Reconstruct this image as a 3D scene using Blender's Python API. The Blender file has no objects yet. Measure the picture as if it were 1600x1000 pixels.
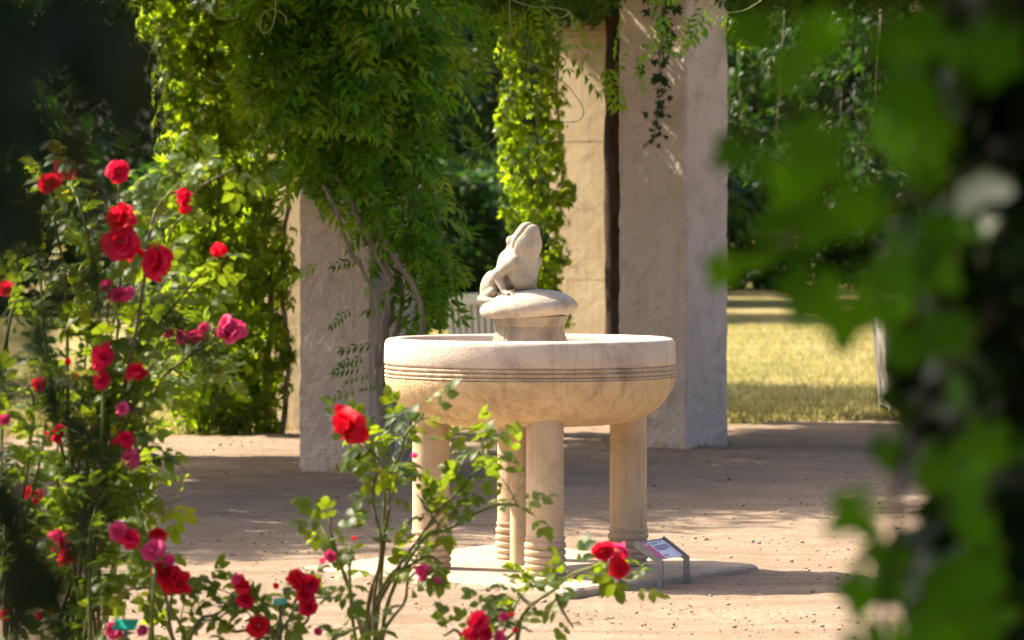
import bpy, bmesh, math, random
import numpy as np
from mathutils import Vector, Matrix, noise as mnoise

rng = np.random.RandomState(7)
random.seed(7)
sc = bpy.context.scene
C = sc.collection
R = math.radians

# ------------------------------------------------------------------ camera
CAM = np.array([-0.086, -20.0, 1.74])
FPX = 6500.0                      # focal length in photograph pixels (1600 wide)
PITCH = math.atan(158 / FPX)
cd = bpy.data.cameras.new('camera'); cam = bpy.data.objects.new('camera', cd); C.objects.link(cam)
cd.sensor_width = 36; cd.lens = FPX / 1600 * 36
cam.location = CAM; cam.rotation_euler = (math.pi / 2 - PITCH, 0, 0)
cd.clip_start = 0.05; cd.clip_end = 800
cd.dof.use_dof = True; cd.dof.focus_distance = 19.85; cd.dof.aperture_fstop = 4.6
sc.camera = cam

# ------------------------------------------------------------------ light
EL, PHI = R(46), R(22)            # sun from the left and a little behind the fountain
sun_dir = Vector((-math.cos(PHI) * math.cos(EL), math.sin(PHI) * math.cos(EL), math.sin(EL)))
w = bpy.data.worlds.new('World'); sc.world = w; w.use_nodes = True
nt = w.node_tree; nt.nodes.clear()
sky = nt.nodes.new('ShaderNodeTexSky'); sky.sky_type = 'NISHITA'; sky.sun_disc = False
sky.dust_density = 6.0; sky.air_density = 0.75; sky.ozone_density = 0.3; sky.sun_elevation = EL; sky.sun_rotation = math.atan2(sun_dir.x, sun_dir.y)
bg = nt.nodes.new('ShaderNodeBackground'); bg.inputs[1].default_value = 0.105
wo = nt.nodes.new('ShaderNodeOutputWorld')
nt.links.new(sky.outputs[0], bg.inputs[0]); nt.links.new(bg.outputs[0], wo.inputs[0])
sl = bpy.data.lights.new('sun', 'SUN'); sl.energy = 5.0; sl.angle = R(0.53); sl.color = (1.0, 0.88, 0.70)
so = bpy.data.objects.new('sun', sl); C.objects.link(so)
so.rotation_euler = sun_dir.to_track_quat('Z', 'Y').to_euler(); so.location = (-30, 10, 40)

sc.view_settings.view_transform = 'Standard'; sc.view_settings.look = 'None'
sc.view_settings.exposure = 1.58; sc.view_settings.gamma = 1.0
sc.render.engine = 'CYCLES'
sc.cycles.use_denoising = True
sc.cycles.max_bounces = 7; sc.cycles.diffuse_bounces = 5; sc.cycles.transmission_bounces = 4
sc.cycles.glossy_bounces = 3; sc.cycles.sample_clamp_indirect = 8.0

# ------------------------------------------------------------------ helpers: places
_cp, _sp = math.cos(PITCH), math.sin(PITCH)
def W(px, py, d):
    """world point seen at photograph pixel (px,py) at a distance d along the view"""
    a = (px - 800) / FPX * d; b = (500 - py) / FPX * d
    return np.array([CAM[0] + a, CAM[1] + _cp * d + _sp * b, CAM[2] - _sp * d + _cp * b])
def K(x, z, h=0.0):
    """x metres right of the camera, z metres ahead of it, height h"""
    return np.array([CAM[0] + x, CAM[1] + z, h])

# ------------------------------------------------------------------ helpers: materials
def new_mat(name):
    m = bpy.data.materials.new(name); m.use_nodes = True
    n = m.node_tree; n.nodes.clear()
    out = n.nodes.new('ShaderNodeOutputMaterial')
    return m, n, out
def N(n, t, **kw):
    x = n.nodes.new(t)
    for k, v in kw.items(): setattr(x, k, v)
    return x
def ramp(n, fac, stops):
    r = N(n, 'ShaderNodeValToRGB')
    e = r.color_ramp.elements
    while len(e) < len(stops): e.new(0.5)
    for i, (p, c) in enumerate(stops):
        e[i].position = p; e[i].color = (*c, 1)
    n.links.new(fac, r.inputs[0]); return r.outputs[0]
def noise(n, scale, detail=6, rough=0.6, vec=None, dist=0.0):
    t = N(n, 'ShaderNodeTexNoise'); t.inputs['Scale'].default_value = scale
    t.inputs['Detail'].default_value = detail; t.inputs['Roughness'].default_value = rough
    t.inputs['Distortion'].default_value = dist
    if vec is not None: n.links.new(vec, t.inputs['Vector'])
    return t.outputs['Fac']
def mix(n, fac, a, b, mode='MIX'):
    m = N(n, 'ShaderNodeMix', data_type='RGBA', blend_type=mode)
    if isinstance(fac, float): m.inputs[0].default_value = fac
    else: n.links.new(fac, m.inputs[0])
    for s, v in ((6, a), (7, b)):
        if isinstance(v, tuple): m.inputs[s].default_value = (*v, 1)
        else: n.links.new(v, m.inputs[s])
    return m.outputs[2]
def geo_vec(n, scale=(1, 1, 1)):
    g = N(n, 'ShaderNodeNewGeometry'); mp = N(n, 'ShaderNodeMapping'); mp.inputs['Scale'].default_value = scale
    n.links.new(g.outputs['Position'], mp.inputs[0]); return mp.outputs[0]
def bump(n, h, strength, dist, prev=None):
    b = N(n, 'ShaderNodeBump'); b.inputs['Strength'].default_value = strength; b.inputs['Distance'].default_value = dist
    n.links.new(h, b.inputs['Height'])
    if prev is not None: n.links.new(prev, b.inputs['Normal'])
    return b.outputs[0]
def princ(n, out, col, rough=0.8, normal=None, spec=0.3, metal=0.0):
    p = N(n, 'ShaderNodeBsdfPrincipled')
    if isinstance(col, tuple): p.inputs['Base Color'].default_value = (*col, 1)
    else: n.links.new(col, p.inputs['Base Color'])
    p.inputs['Roughness'].default_value = rough; p.inputs['Specular IOR Level'].default_value = spec
    p.inputs['Metallic'].default_value = metal
    if normal is not None: n.links.new(normal, p.inputs['Normal'])
    n.links.new(p.outputs[0], out.inputs[0]); return p

def stone_mat(name, c1, c2, stain, stain_lo=0.56, stain_hi=0.75, bscale=90, bstr=0.5, coarse=9, streak=0.0, pits=0.0, speck=0.55):
    m, n, o = new_mat(name); v = geo_vec(n)
    col = ramp(n, noise(n, coarse, 8, 0.62, v), [(0.3, c1), (0.7, c2)])
    col = mix(n, ramp(n, noise(n, 4.3, 9, 0.7, v, 0.6), [(stain_lo, (0, 0, 0)), (stain_hi, (1, 1, 1))]), col, stain)
    if streak:
        vs = geo_vec(n, (14, 14, 1.1))
        s = ramp(n, noise(n, 1.6, 5, 0.6, vs), [(0.5, (0, 0, 0)), (0.72, (streak,) * 3)])
        col = mix(n, s, col, tuple(x * 0.6 for x in stain))
    sp = ramp(n, noise(n, 48, 7, 0.75, v), [(0.56, (0, 0, 0)), (0.68, (speck,) * 3)])
    sp = mix(n, 1.0, sp, ramp(n, noise(n, 3.1, 5, 0.6, v), [(0.42, (0.1, 0.1, 0.1)), (0.62, (1, 1, 1))]), 'MULTIPLY')
    col = mix(n, sp, col, tuple(x * 0.5 for x in stain))
    g = ramp(n, noise(n, 260, 3, 0.7, v), [(0.25, (0.72, 0.72, 0.72)), (0.6, (1, 1, 1))])
    col = mix(n, 0.8, col, g, 'MULTIPLY')
    b = bump(n, noise(n, bscale, 6, 0.7, v), bstr, 0.55 / bscale)
    if pits:
        vo = N(n, 'ShaderNodeTexVoronoi'); vo.inputs['Scale'].default_value = 70
        n.links.new(v, vo.inputs['Vector'])
        b = bump(n, vo.outputs['Distance'], pits, 0.006, b)
    princ(n, o, col, 0.9, b, 0.2)
    return m

def leaf_mat(name, dark, mid, light, trans, tw=0.45, rough=0.42, odd=None):
    m, n, o = new_mat(name)
    at = N(n, 'ShaderNodeAttribute', attribute_name='var')
    oi = N(n, 'ShaderNodeObjectInfo')
    ad = N(n, 'ShaderNodeMath', operation='ADD'); fr = N(n, 'ShaderNodeMath', operation='FRACT')
    n.links.new(at.outputs['Fac'], ad.inputs[0]); n.links.new(oi.outputs['Random'], ad.inputs[1]); n.links.new(ad.outputs[0], fr.inputs[0])
    stops = [(0.0, dark), (0.5, mid), (0.93, light)]
    if odd: stops += [(0.955, light), (0.975, odd)]
    col = ramp(n, fr.outputs[0], stops)
    col = mix(n, 0.5, col, ramp(n, noise(n, 40, 4), [(0.3, (0.6, 0.6, 0.6)), (0.7, (1.2, 1.2, 1.1))]), 'MULTIPLY')
    p = N(n, 'ShaderNodeBsdfPrincipled'); n.links.new(col, p.inputs['Base Color'])
    p.inputs['Roughness'].default_value = rough; p.inputs['Specular IOR Level'].default_value = 0.26
    t = N(n, 'ShaderNodeBsdfTranslucent')
    tc = mix(n, 0.5, mix(n, 1.0, col, (2.4, 2.6, 1.2), 'MULTIPLY'), trans)
    n.links.new(tc, t.inputs[0])
    ms = N(n, 'ShaderNodeMixShader'); ms.inputs[0].default_value = tw
    n.links.new(p.outputs[0], ms.inputs[1]); n.links.new(t.outputs[0], ms.inputs[2]); n.links.new(ms.outputs[0], o.inputs[0])
    return m

def simple_mat(name, c1, c2, scale=30, rough=0.8, bs=0.3, spec=0.3, metal=0.0, stretch=(1, 1, 1)):
    m, n, o = new_mat(name); v = geo_vec(n, stretch)
    f = noise(n, scale, 6, 0.65, v)
    princ(n, o, ramp(n, f, [(0.3, c1), (0.7, c2)]), rough, bump(n, f, bs, 0.01), spec, metal)
    return m

M = {}
M['basin'] = stone_mat('basin_stone', (0.63, 0.47, 0.26), (0.77, 0.59, 0.36), (0.46, 0.325, 0.18), 0.53, 0.72, 75, 1.0, 7, 0.5, 0.6, 0.8)
M['rim'] = stone_mat('rim_stone', (0.53, 0.44, 0.355), (0.68, 0.58, 0.48), (0.37, 0.29, 0.245), 0.5, 0.72, 80, 0.4, 5, 0.3, 0.15, 0.5)
M['rib'] = stone_mat('rib_stone', (0.52, 0.40, 0.27), (0.66, 0.53, 0.38), (0.32, 0.235, 0.16), 0.52, 0.72, 80, 1.0, 14, 0.3, 0.8, 0.9)
M['leg'] = stone_mat('leg_stone', (0.49, 0.37, 0.235), (0.60, 0.475, 0.33), (0.42, 0.31, 0.19), 0.5, 0.75, 140, 0.3, 7, 0.4)
M['ring'] = stone_mat('ring_stone', (0.43, 0.32, 0.215), (0.56, 0.44, 0.31), (0.28, 0.21, 0.15), 0.5, 0.72, 120, 0.5, 12)
M['frog'] = stone_mat('frog_stone', (0.39, 0.335, 0.265), (0.53, 0.465, 0.385), (0.29, 0.24, 0.18), 0.5, 0.75, 100, 0.6, 10, 0.4, 0.25, 0.6)
M['pedestal'] = stone_mat('pedestal_stone', (0.27, 0.225, 0.17), (0.38, 0.32, 0.25), (0.19, 0.15, 0.11), 0.5, 0.72, 100, 0.5, 8, 0.5)
M['slab'] = stone_mat('slab_stone', (0.38, 0.30, 0.22), (0.50, 0.41, 0.31), (0.24, 0.18, 0.125), 0.54, 0.75, 60, 0.6, 5, 0.0, 0.3)
M['plaster'] = stone_mat('pillar_plaster', (0.60, 0.495, 0.415), (0.72, 0.605, 0.52), (0.42, 0.33, 0.265), 0.5, 0.78, 45, 1.0, 2.4, 0.18, 1.0, 0.7)
M['block'] = stone_mat('pillar_block', (0.50, 0.38, 0.25), (0.60, 0.48, 0.33), (0.36, 0.26, 0.17), 0.55, 0.75, 40, 0.5, 2.5, 0.3)
M['bark'] = simple_mat('vine_bark', (0.15, 0.115, 0.085), (0.34, 0.27, 0.20), 30, 0.95, 1.0, 0.1, 0, (1, 1, 0.25))
M['darkbark'] = simple_mat('dark_bark', (0.020, 0.014, 0.010), (0.075, 0.052, 0.038), 26, 0.95, 1.0, 0.1, 0, (1, 1, 0.18))
M['cane'] = simple_mat('rose_cane', (0.10, 0.085, 0.03), (0.17, 0.13, 0.06), 50, 0.7, 0.4)
M['greencane'] = simple_mat('green_cane', (0.09, 0.13, 0.025), (0.16, 0.18, 0.05), 50, 0.6, 0.3)
M['tendril'] = simple_mat('tendril', (0.22, 0.26, 0.08), (0.34, 0.34, 0.14), 50, 0.6, 0.2)
M['wood'] = simple_mat('weathered_wood', (0.10, 0.075, 0.05), (0.20, 0.155, 0.11), 22, 0.9, 0.6, 0.2, 0, (1, 0.2, 1))
M['cream'] = simple_mat('cream_paint', (0.72, 0.66, 0.50), (0.82, 0.76, 0.62), 12, 0.55, 0.15)
M['greypaint'] = simple_mat('grey_white_paint', (0.50, 0.46, 0.42), (0.62, 0.58, 0.54), 12, 0.6, 0.15)
M['steel'] = simple_mat('grey_steel', (0.16, 0.16, 0.17), (0.24, 0.24, 0.25), 60, 0.45, 0.1, 0.5, 0.7)
M['signwhite'] = simple_mat('sign_white', (0.72, 0.68, 0.76), (0.78, 0.74, 0.82), 20, 0.35, 0.0)
M['signred'] = simple_mat('sign_red', (0.55, 0.04, 0.12), (0.60, 0.06, 0.15), 20, 0.35, 0.0)
M['signpale'] = simple_mat('sign_pale_red', (0.68, 0.22, 0.30), (0.70, 0.25, 0.33), 20, 0.35, 0.0)
M['signink'] = simple_mat('sign_ink', (0.14, 0.10, 0.20), (0.2, 0.16, 0.27), 20, 0.4, 0.0)
M['tagteal'] = simple_mat('plant_tag_green', (0.0, 0.20, 0.14), (0.005, 0.24, 0.17), 20, 0.4, 0.05)
M['tagstake'] = simple_mat('tag_stake', (0.10, 0.11, 0.11), (0.16, 0.17, 0.17), 40, 0.5, 0.1, 0.5, 0.5)
M['soil'] = simple_mat('bed_soil', (0.05, 0.035, 0.025), (0.12, 0.085, 0.06), 14, 0.98, 1.0, 0.1)

M['rose_leaf'] = leaf_mat('rose_leaf', (0.016, 0.045, 0.012), (0.035, 0.085, 0.014), (0.10, 0.14, 0.014), (0.40, 0.48, 0.008), 0.47, 0.46, (0.20, 0.18, 0.012))
M['wisteria'] = leaf_mat('wisteria_leaf', (0.028, 0.085, 0.004), (0.08, 0.185, 0.006), (0.21, 0.29, 0.012), (0.28, 0.52, 0.008), 0.42, 0.42)
M['creeper'] = leaf_mat('creeper_leaf', (0.016, 0.045, 0.008), (0.05, 0.105, 0.010), (0.16, 0.20, 0.014), (0.55, 0.70, 0.010), 0.6, 0.32)
M['ivydark_shade'] = leaf_mat('dark_creeper_and_shade_leaf', (0.008, 0.020, 0.006), (0.014, 0.035, 0.008), (0.03, 0.055, 0.012), (0.04, 0.09, 0.01), 0.3, 0.5)  # dark leaf of the strand; on the near vine mass, shade put into colour
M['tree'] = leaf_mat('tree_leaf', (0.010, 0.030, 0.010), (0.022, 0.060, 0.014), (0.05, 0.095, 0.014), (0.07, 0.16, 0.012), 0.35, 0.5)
M['vine'] = leaf_mat('near_vine_leaf', (0.022, 0.060, 0.008), (0.04, 0.10, 0.010), (0.07, 0.15, 0.006), (0.15, 0.37, 0.002), 0.56, 0.5)
M['bigleaf'] = leaf_mat('painted_shade_leaf', (0.007, 0.018, 0.012), (0.010, 0.024, 0.016), (0.014, 0.03, 0.018), (0.01, 0.03, 0.01), 0.12, 0.4)  # leaf colour darkened to stand in for missing shade at the left
M['canopy'] = leaf_mat('canopy_leaf', (0.018, 0.055, 0.008), (0.04, 0.10, 0.010), (0.07, 0.13, 0.012), (0.08, 0.20, 0.012), 0.25, 0.5)

def petal_mat(name, a, b, trans):
    m, n, o = new_mat(name)
    oi = N(n, 'ShaderNodeObjectInfo')
    col = ramp(n, oi.outputs['Random'], [(0.0, a), (1.0, b)])
    col = mix(n, 0.5, col, ramp(n, noise(n, 45, 4), [(0.3, (0.65, 0.65, 0.65)), (0.7, (1.15, 1.15, 1.15))]), 'MULTIPLY')
    p = N(n, 'ShaderNodeBsdfPrincipled'); n.links.new(col, p.inputs['Base Color'])
    p.inputs['Roughness'].default_value = 0.55; p.inputs['Specular IOR Level'].default_value = 0.2
    t = N(n, 'ShaderNodeBsdfTranslucent'); t.inputs[0].default_value = (*trans, 1)
    ms = N(n, 'ShaderNodeMixShader'); ms.inputs[0].default_value = 0.48
    n.links.new(p.outputs[0], ms.inputs[1]); n.links.new(t.outputs[0], ms.inputs[2]); n.links.new(ms.outputs[0], o.inputs[0])
    return m
M['red'] = petal_mat('red_petal', (0.74, 0.008, 0.022), (0.80, 0.02, 0.12), (0.88, 0.015, 0.05))
M['pink'] = petal_mat('pink_petal', (0.78, 0.04, 0.20), (0.82, 0.16, 0.38), (0.88, 0.07, 0.26))

# sand
m, n, o = new_mat('sand'); v = geo_vec(n)
c = ramp(n, noise(n, 1.3, 8, 0.65, v), [(0.3, (0.46, 0.335, 0.24)), (0.7, (0.59, 0.445, 0.33))])
c = mix(n, ramp(n, noise(n, 34, 5, 0.75, v), [(0.33, (1, 1, 1)), (0.49, (0, 0, 0))]), c, (0.30, 0.215, 0.15))
c = mix(n, ramp(n, noise(n, 150, 3, 0.7, v), [(0.36, (0.6, 0.6, 0.6)), (0.5, (0, 0, 0))]), c, (0.24, 0.18, 0.13))
vs = geo_vec(n, (0.35, 2.2, 1))
c = mix(n, ramp(n, noise(n, 2.2, 6, 0.65, vs), [(0.46, (0, 0, 0)), (0.70, (0.8, 0.8, 0.8))]), c, (0.31, 0.225, 0.15))
b = bump(n, noise(n, 14, 9, 0.8, v), 1.0, 0.05); b = bump(n, noise(n, 120, 4, 0.75, v), 1.0, 0.012, b)
princ(n, o, c, 0.95, b, 0.15); M['sand'] = m
# lawn
m, n, o = new_mat('lawn'); v = geo_vec(n)
c = ramp(n, noise(n, 0.55, 7, 0.7, v), [(0.38, (0.17, 0.19, 0.05)), (0.5, (0.35, 0.29, 0.12)), (0.68, (0.47, 0.37, 0.19))])
c = mix(n, 0.6, c, ramp(n, noise(n, 60, 4, 0.7, v), [(0.3, (0.45, 0.45, 0.45)), (0.7, (1.2, 1.2, 1.2))]), 'MULTIPLY')
princ(n, o, c, 0.95, bump(n, noise(n, 80, 4, 0.7, v), 1.0, 0.03), 0.1); M['lawn'] = m
M['blade'] = leaf_mat('grass_blade', (0.12, 0.14, 0.04), (0.28, 0.24, 0.09), (0.44, 0.36, 0.19), (0.36, 0.30, 0.12), 0.35, 0.6)

# ------------------------------------------------------------------ helpers: objects
def props(o, label=None, cat=None, group=None, kind=None):
    if label: o['label'] = label
    if cat: o['category'] = cat
    if group: o['group'] = group
    if kind: o['kind'] = kind
    return o
def thing(name, label, cat, loc, group=None):
    o = bpy.data.objects.new(name, None); C.objects.link(o); o.location = loc; o.empty_display_size = 0.1
    return props(o, label, cat, group)
def make_mesh(name, V, F, mat=None, smooth=False, var=None):
    me = bpy.data.meshes.new(name)
    if isinstance(F, np.ndarray):
        V = np.asarray(V, np.float32); nf, k = F.shape
        me.vertices.add(len(V)); me.vertices.foreach_set('co', V.ravel())
        me.loops.add(nf * k); me.loops.foreach_set('vertex_index', F.astype(np.int32).ravel())
        me.polygons.add(nf)
        me.polygons.foreach_set('loop_start', np.arange(0, nf * k, k, dtype=np.int32))
        me.update(calc_edges=True); me.validate()
    else:
        me.from_pydata([tuple(map(float, p)) for p in V], [], F); me.update()
    if var is not None:
        a = me.attributes.new('var', 'FLOAT', 'POINT'); a.data.foreach_set('value', np.asarray(var, np.float32))
    if smooth: me.polygons.foreach_set('use_smooth', [True] * len(me.polygons))
    if mat: me.materials.append(mat)
    return me
OFF = {}
def link(name, me, parent=None, mat4=None, absolute=False):
    """link mesh (its vertices in world coordinates, or placed by mat4 in world) as a part of parent"""
    o = bpy.data.objects.new(name, me); C.objects.link(o)
    mt = mat4 if mat4 is not None else Matrix.Identity(4)
    if parent is not None:
        o.parent = parent
        off = Vector((0, 0, 0)); p = parent
        while p is not None: off += p.location; p = p.parent
        mt = Matrix.Translation(-off) @ mt
    o.matrix_basis = mt
    return o

class MB:
    def __init__(s): s.V = []; s.F = []
    def add(s, V, F):
        b = len(s.V); s.V += [tuple(map(float, p)) for p in V]; s.F += [tuple(b + i for i in f) for f in F]
    def box(s, c, size, rz=0.0, rx=0.0, M4=None):
        x, y, z = [k / 2 for k in size]
        P = [Vector((sx * x, sy * y, sz * z)) for sx in (-1, 1) for sy in (-1, 1) for sz in (-1, 1)]
        mt = M4 if M4 is not None else Matrix.Translation(Vector(c)) @ Matrix.Rotation(rz, 4, 'Z') @ Matrix.Rotation(rx, 4, 'X')
        P = [mt @ p for p in P]
        s.add(P, [(0, 1, 3, 2), (4, 6, 7, 5), (0, 4, 5, 1), (2, 3, 7, 6), (0, 2, 6, 4), (1, 5, 7, 3)])
    def tube(s, pts, rads, seg=7, caps=True):
        pts = [Vector(p) for p in pts]; n = len(pts)
        if not hasattr(rads, '__len__'): rads = [rads] * n
        prev = None; rings = []
        for i in range(n):
            t = (pts[min(i + 1, n - 1)] - pts[max(i - 1, 0)]).normalized()
            if prev is None: u = t.orthogonal().normalized()
            else:
                u = prev - t * prev.dot(t)
                u = u.normalized() if u.length > 1e-6 else t.orthogonal().normalized()
            prev = u; w_ = t.cross(u)
            rings.append([pts[i] + (u * math.cos(a) + w_ * math.sin(a)) * rads[i] for a in [2 * math.pi * k / seg for k in range(seg)]])
        V = [p for r in rings for p in r]
        F = [(i * seg + k, i * seg + (k + 1) % seg, (i + 1) * seg + (k + 1) % seg, (i + 1) * seg + k) for i in range(n - 1) for k in range(seg)]
        if caps: F += [tuple(range(seg))[::-1], tuple((n - 1) * seg + k for k in range(seg))]
        s.add(V, F)
    def lathe(s, prof, c=(0, 0, 0), seg=96, jit=0.0, rot=None, phase=0.0):
        V = []; nP = len(prof)
        for i, (r, z) in enumerate(prof):
            for k in range(seg):
                a = 2 * math.pi * k / seg + phase
                rr = r
                if jit and r > 0:
                    rr += jit * mnoise.noise(Vector((math.cos(a) * 3 + c[0], math.sin(a) * 3 + c[1], z * 6))) + jit * 0.6 * mnoise.noise(Vector((math.cos(a) * 11, math.sin(a) * 11 + c[0], z * 20)))
                p = Vector((rr * math.cos(a), rr * math.sin(a), z))
                if rot is not None: p = rot @ p
                V.append(p + Vector(c))
        F = [(i * seg + k, i * seg + (k + 1) % seg, (i + 1) * seg + (k + 1) % seg, (i + 1) * seg + k) for i in range(nP - 1) for k in range(seg)]
        s.add(V, F)
    def mesh(s, name, mat, smooth=False): return make_mesh(name, s.V, s.F, mat, smooth)
    def build(s, name, mat, parent=None, smooth=False): return link(name, s.mesh(name, mat, smooth), parent)

def crom(pts, sub=6):
    P = [np.array(p, float) for p in pts]
    if len(P) < 3: return [P[0] + (P[-1] - P[0]) * t for t in np.linspace(0, 1, sub + 1)]
    P = [2 * P[0] - P[1]] + P + [2 * P[-1] - P[-2]]
    out = []
    for i in range(1, len(P) - 2):
        for t in np.linspace(0, 1, sub, endpoint=False):
            a, b_, c_, d = P[i - 1], P[i], P[i + 1], P[i + 2]
            out.append(0.5 * (2 * b_ + (c_ - a) * t + (2 * a - 5 * b_ + 4 * c_ - d) * t * t + (3 * b_ - a - 3 * c_ + d) * t ** 3))
    out.append(P[-2]); return out

# leaf shapes: (verts, tris), axis +Y from the stalk, normal +Z
def leaflet(L=1.0, wd=0.4, fold=0.08, droop=0.12, segs=3):
    if segs == 2:
        V = [(0, 0, 0), (0, .5 * L, .02 * L), (0, L, -droop * L), (-wd * L / 2, .45 * L, fold * L), (wd * L / 2, .45 * L, fold * L)]
        F = [(0, 1, 3), (1, 2, 3), (0, 4, 1), (1, 4, 2)]
    else:
        V = [(0, 0, 0), (0, .35 * L, .02 * L), (0, .7 * L, -.03 * L), (0, L, -droop * L),
             (-wd * L * .46, .30 * L, fold * L), (-wd * L * .42, .66 * L, fold * .6 * L), (wd * L * .46, .30 * L, fold * L), (wd * L * .42, .66 * L, fold * .6 * L)]
        F = [(0, 1, 4), (1, 5, 4), (1, 2, 5), (2, 3, 5), (0, 6, 1), (1, 6, 7), (1, 7, 2), (2, 7, 3)]
    return np.array(V, float), np.array(F, int)
def combine(parts):
    V = []; F = []; b = 0
    for v, f in parts: V.append(v); F.append(f + b); b += len(v)
    return np.vstack(V), np.vstack(F)
def xf(vf, ang=0.0, pos=(0, 0, 0), roll=0.0, pitch=0.0):
    v, f = vf
    m3 = (Matrix.Rotation(ang, 3, 'Z') @ Matrix.Rotation(pitch, 3, 'X') @ Matrix.Rotation(roll, 3, 'Y'))
    return v @ np.array(m3).T + np.array(pos), f
def strip(p0, p1, wd):
    d = np.array(p1, float) - np.array(p0, float); s_ = np.cross(d, (0, 0, 1)); s_ = s_ / (np.linalg.norm(s_) + 1e-9) * wd / 2
    V = np.array([p0 - s_, p0 + s_, p1 + s_ * .6, p1 - s_ * .6]); return V, np.array([(0, 1, 2), (0, 2, 3)])
def wisteria_leaf(r, pairs=6, segs=2):
    parts = []; L = 1.0
    curve = lambda t: np.array([0.05 * math.sin(t * 2 + r.rand()) , t * L, -0.22 * t * t])
    prev = curve(0)
    for i in range(1, 4):
        q = curve(i / 3 * 0.86); parts.append(strip(prev, q, 0.012)); prev = q
    for i in range(pairs):
        t = 0.20 + 0.66 * i / (pairs - 1); p = curve(t)
        l = 0.24 * (0.85 + 0.3 * math.sin(math.pi * (i + 1) / (pairs + 1))) * (0.9 + 0.2 * r.rand())
        for sg in (-1, 1):
            parts.append(xf(leaflet(l, 0.36, 0.05, 0.2, segs), sg * -R(58 + 12 * r.rand() - 18 * t), p, sg * R(r.uniform(-12, 22)), R(r.uniform(-28, 2))))
    parts.append(xf(leaflet(0.25, 0.38, 0.05, 0.2, segs), 0, curve(0.86), 0, R(-14)))
    return combine(parts)
def rose_leaf(r):
    parts = [strip(np.array([0, 0, 0.]), np.array([0, .72, -.03]), 0.022)]
    for t, l, a in ((0.32, 0.36, 62), (0.62, 0.42, 55)):
        for sg in (-1, 1):
            parts.append(xf(leaflet(l, 0.66, 0.07, 0.14), sg * -R(a), (0, t, -.02), sg * R(r.uniform(-10, 20)), R(r.uniform(-20, 5))))
    parts.append(xf(leaflet(0.48, 0.66, 0.07, 0.18), 0, (0, .70, -.03), 0, R(-12)))
    return combine(parts)
def creeper_leaf(r):
    parts = [strip(np.array([0, -.45, 0.1]), np.array([0, 0, 0.]), 0.03)]
    for a, l in ((0, .75), (42, .68), (-42, .68), (88, .5), (-88, .5)):
        parts.append(xf(leaflet(l, 0.46, 0.06, 0.22, 2), -R(a + r.uniform(-6, 6)), (0, 0, 0), R(r.uniform(-15, 15)), R(r.uniform(-30, 0))))
    return combine(parts)
def lobed_leaf(r):
    # one blade with five shallow lobes
    out = []
    for k in range(20):
        a = -math.pi * 0.92 + 2 * math.pi * 0.92 * k / 19
        rad = 0.42 * (1 + 0.22 * math.cos(5 * a)) * (1 + 0.38 * max(0, math.cos(a))) * (0.95 + 0.1 * r.rand())
        out.append((math.sin(a) * rad, 0.38 + math.cos(a) * rad, -0.25 * rad * rad + 0.04 * math.sin(3 * a)))
    V = [(0, 0.34, 0.03)] + out
    F = [(0, i, i + 1) for i in range(1, 20)]
    v2, f2 = strip(np.array([0, -.35, 0.05]), np.array([0, .05, 0.]), 0.03)
    return combine([(np.array(V), np.array(F)), (v2, f2)])
def long_leaf(r):
    v, f = leaflet(1.0, 0.42, 0.05, 0.15); return v, f

def frames(axis, normal):
    """rotation matrices with columns side, axis, normal"""
    y = axis / (np.linalg.norm(axis, axis=1, keepdims=True) + 1e-9)
    z = normal - y * np.sum(normal * y, 1, keepdims=True); z = z / (np.linalg.norm(z, axis=1, keepdims=True) + 1e-9)
    x = np.cross(y, z)
    return np.stack([x, y, z], axis=2)
def inst_mesh(name, shapes, Rm, T, S, mat):
    """many small pieces as one mesh; shapes cycle"""
    Vs = []; Fs = []; vr = []; b = 0
    k = len(shapes); idx = np.arange(len(T)) % k
    for i, (v, f) in enumerate(shapes):
        sel = np.where(idx == i)[0]
        if not len(sel): continue
        P = np.einsum('nij,vj->nvi', Rm[sel] * S[sel][:, None, None], v) + T[sel][:, None, :]
        Vs.append(P.reshape(-1, 3))
        Fs.append((f[None] + (np.arange(len(sel)) * len(v))[:, None, None] + b).reshape(-1, 3))
        vr.append(np.repeat(rng.rand(len(sel)), len(v))); b += len(sel) * len(v)
    return make_mesh(name, np.vstack(Vs), np.vstack(Fs), mat, False, np.concatenate(vr))
def to4(Rm, T, s):
    m4 = Matrix.Identity(4)
    for i in range(3):
        for j in range(3): m4[i][j] = float(Rm[i, j] * s)
        m4[i][3] = float(T[i])
    return m4
def project(T):
    d = T - CAM
    dep = d[:, 1] * _cp - d[:, 2] * _sp; up = d[:, 1] * _sp + d[:, 2] * _cp
    return 800 + FPX * d[:, 0] / dep, 500 - FPX * up / dep, dep
def leaves(parent, shapes, Rm, T, S, mat, most=300, name='leaf', stuff='foliage'):
    """the leaves that show largest as parts of their own, the rest as one part"""
    px, py, dep = project(T)
    inside = (px > -40) & (px < 1640) & (py > -40) & (py < 1040)
    order = np.argsort(np.where(inside, 0, 1e4) + dep - 0.5 * S)
    near = [i for i in order[:most] if inside[i]]
    mes = [make_mesh(name, v, f, mat) for v, f in shapes]
    for q, i in enumerate(near): link(name, mes[q % len(mes)], parent, to4(Rm[i], T[i], S[i]))
    rest = np.setdiff1d(np.arange(len(T)), near)
    if len(rest): props(link(stuff, inst_mesh(stuff, shapes, Rm[rest], T[rest], S[rest], mat), parent), kind='stuff')
def unit(n_):
    v = rng.normal(size=(n_, 3)); return v / np.linalg.norm(v, axis=1, keepdims=True)
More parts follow.
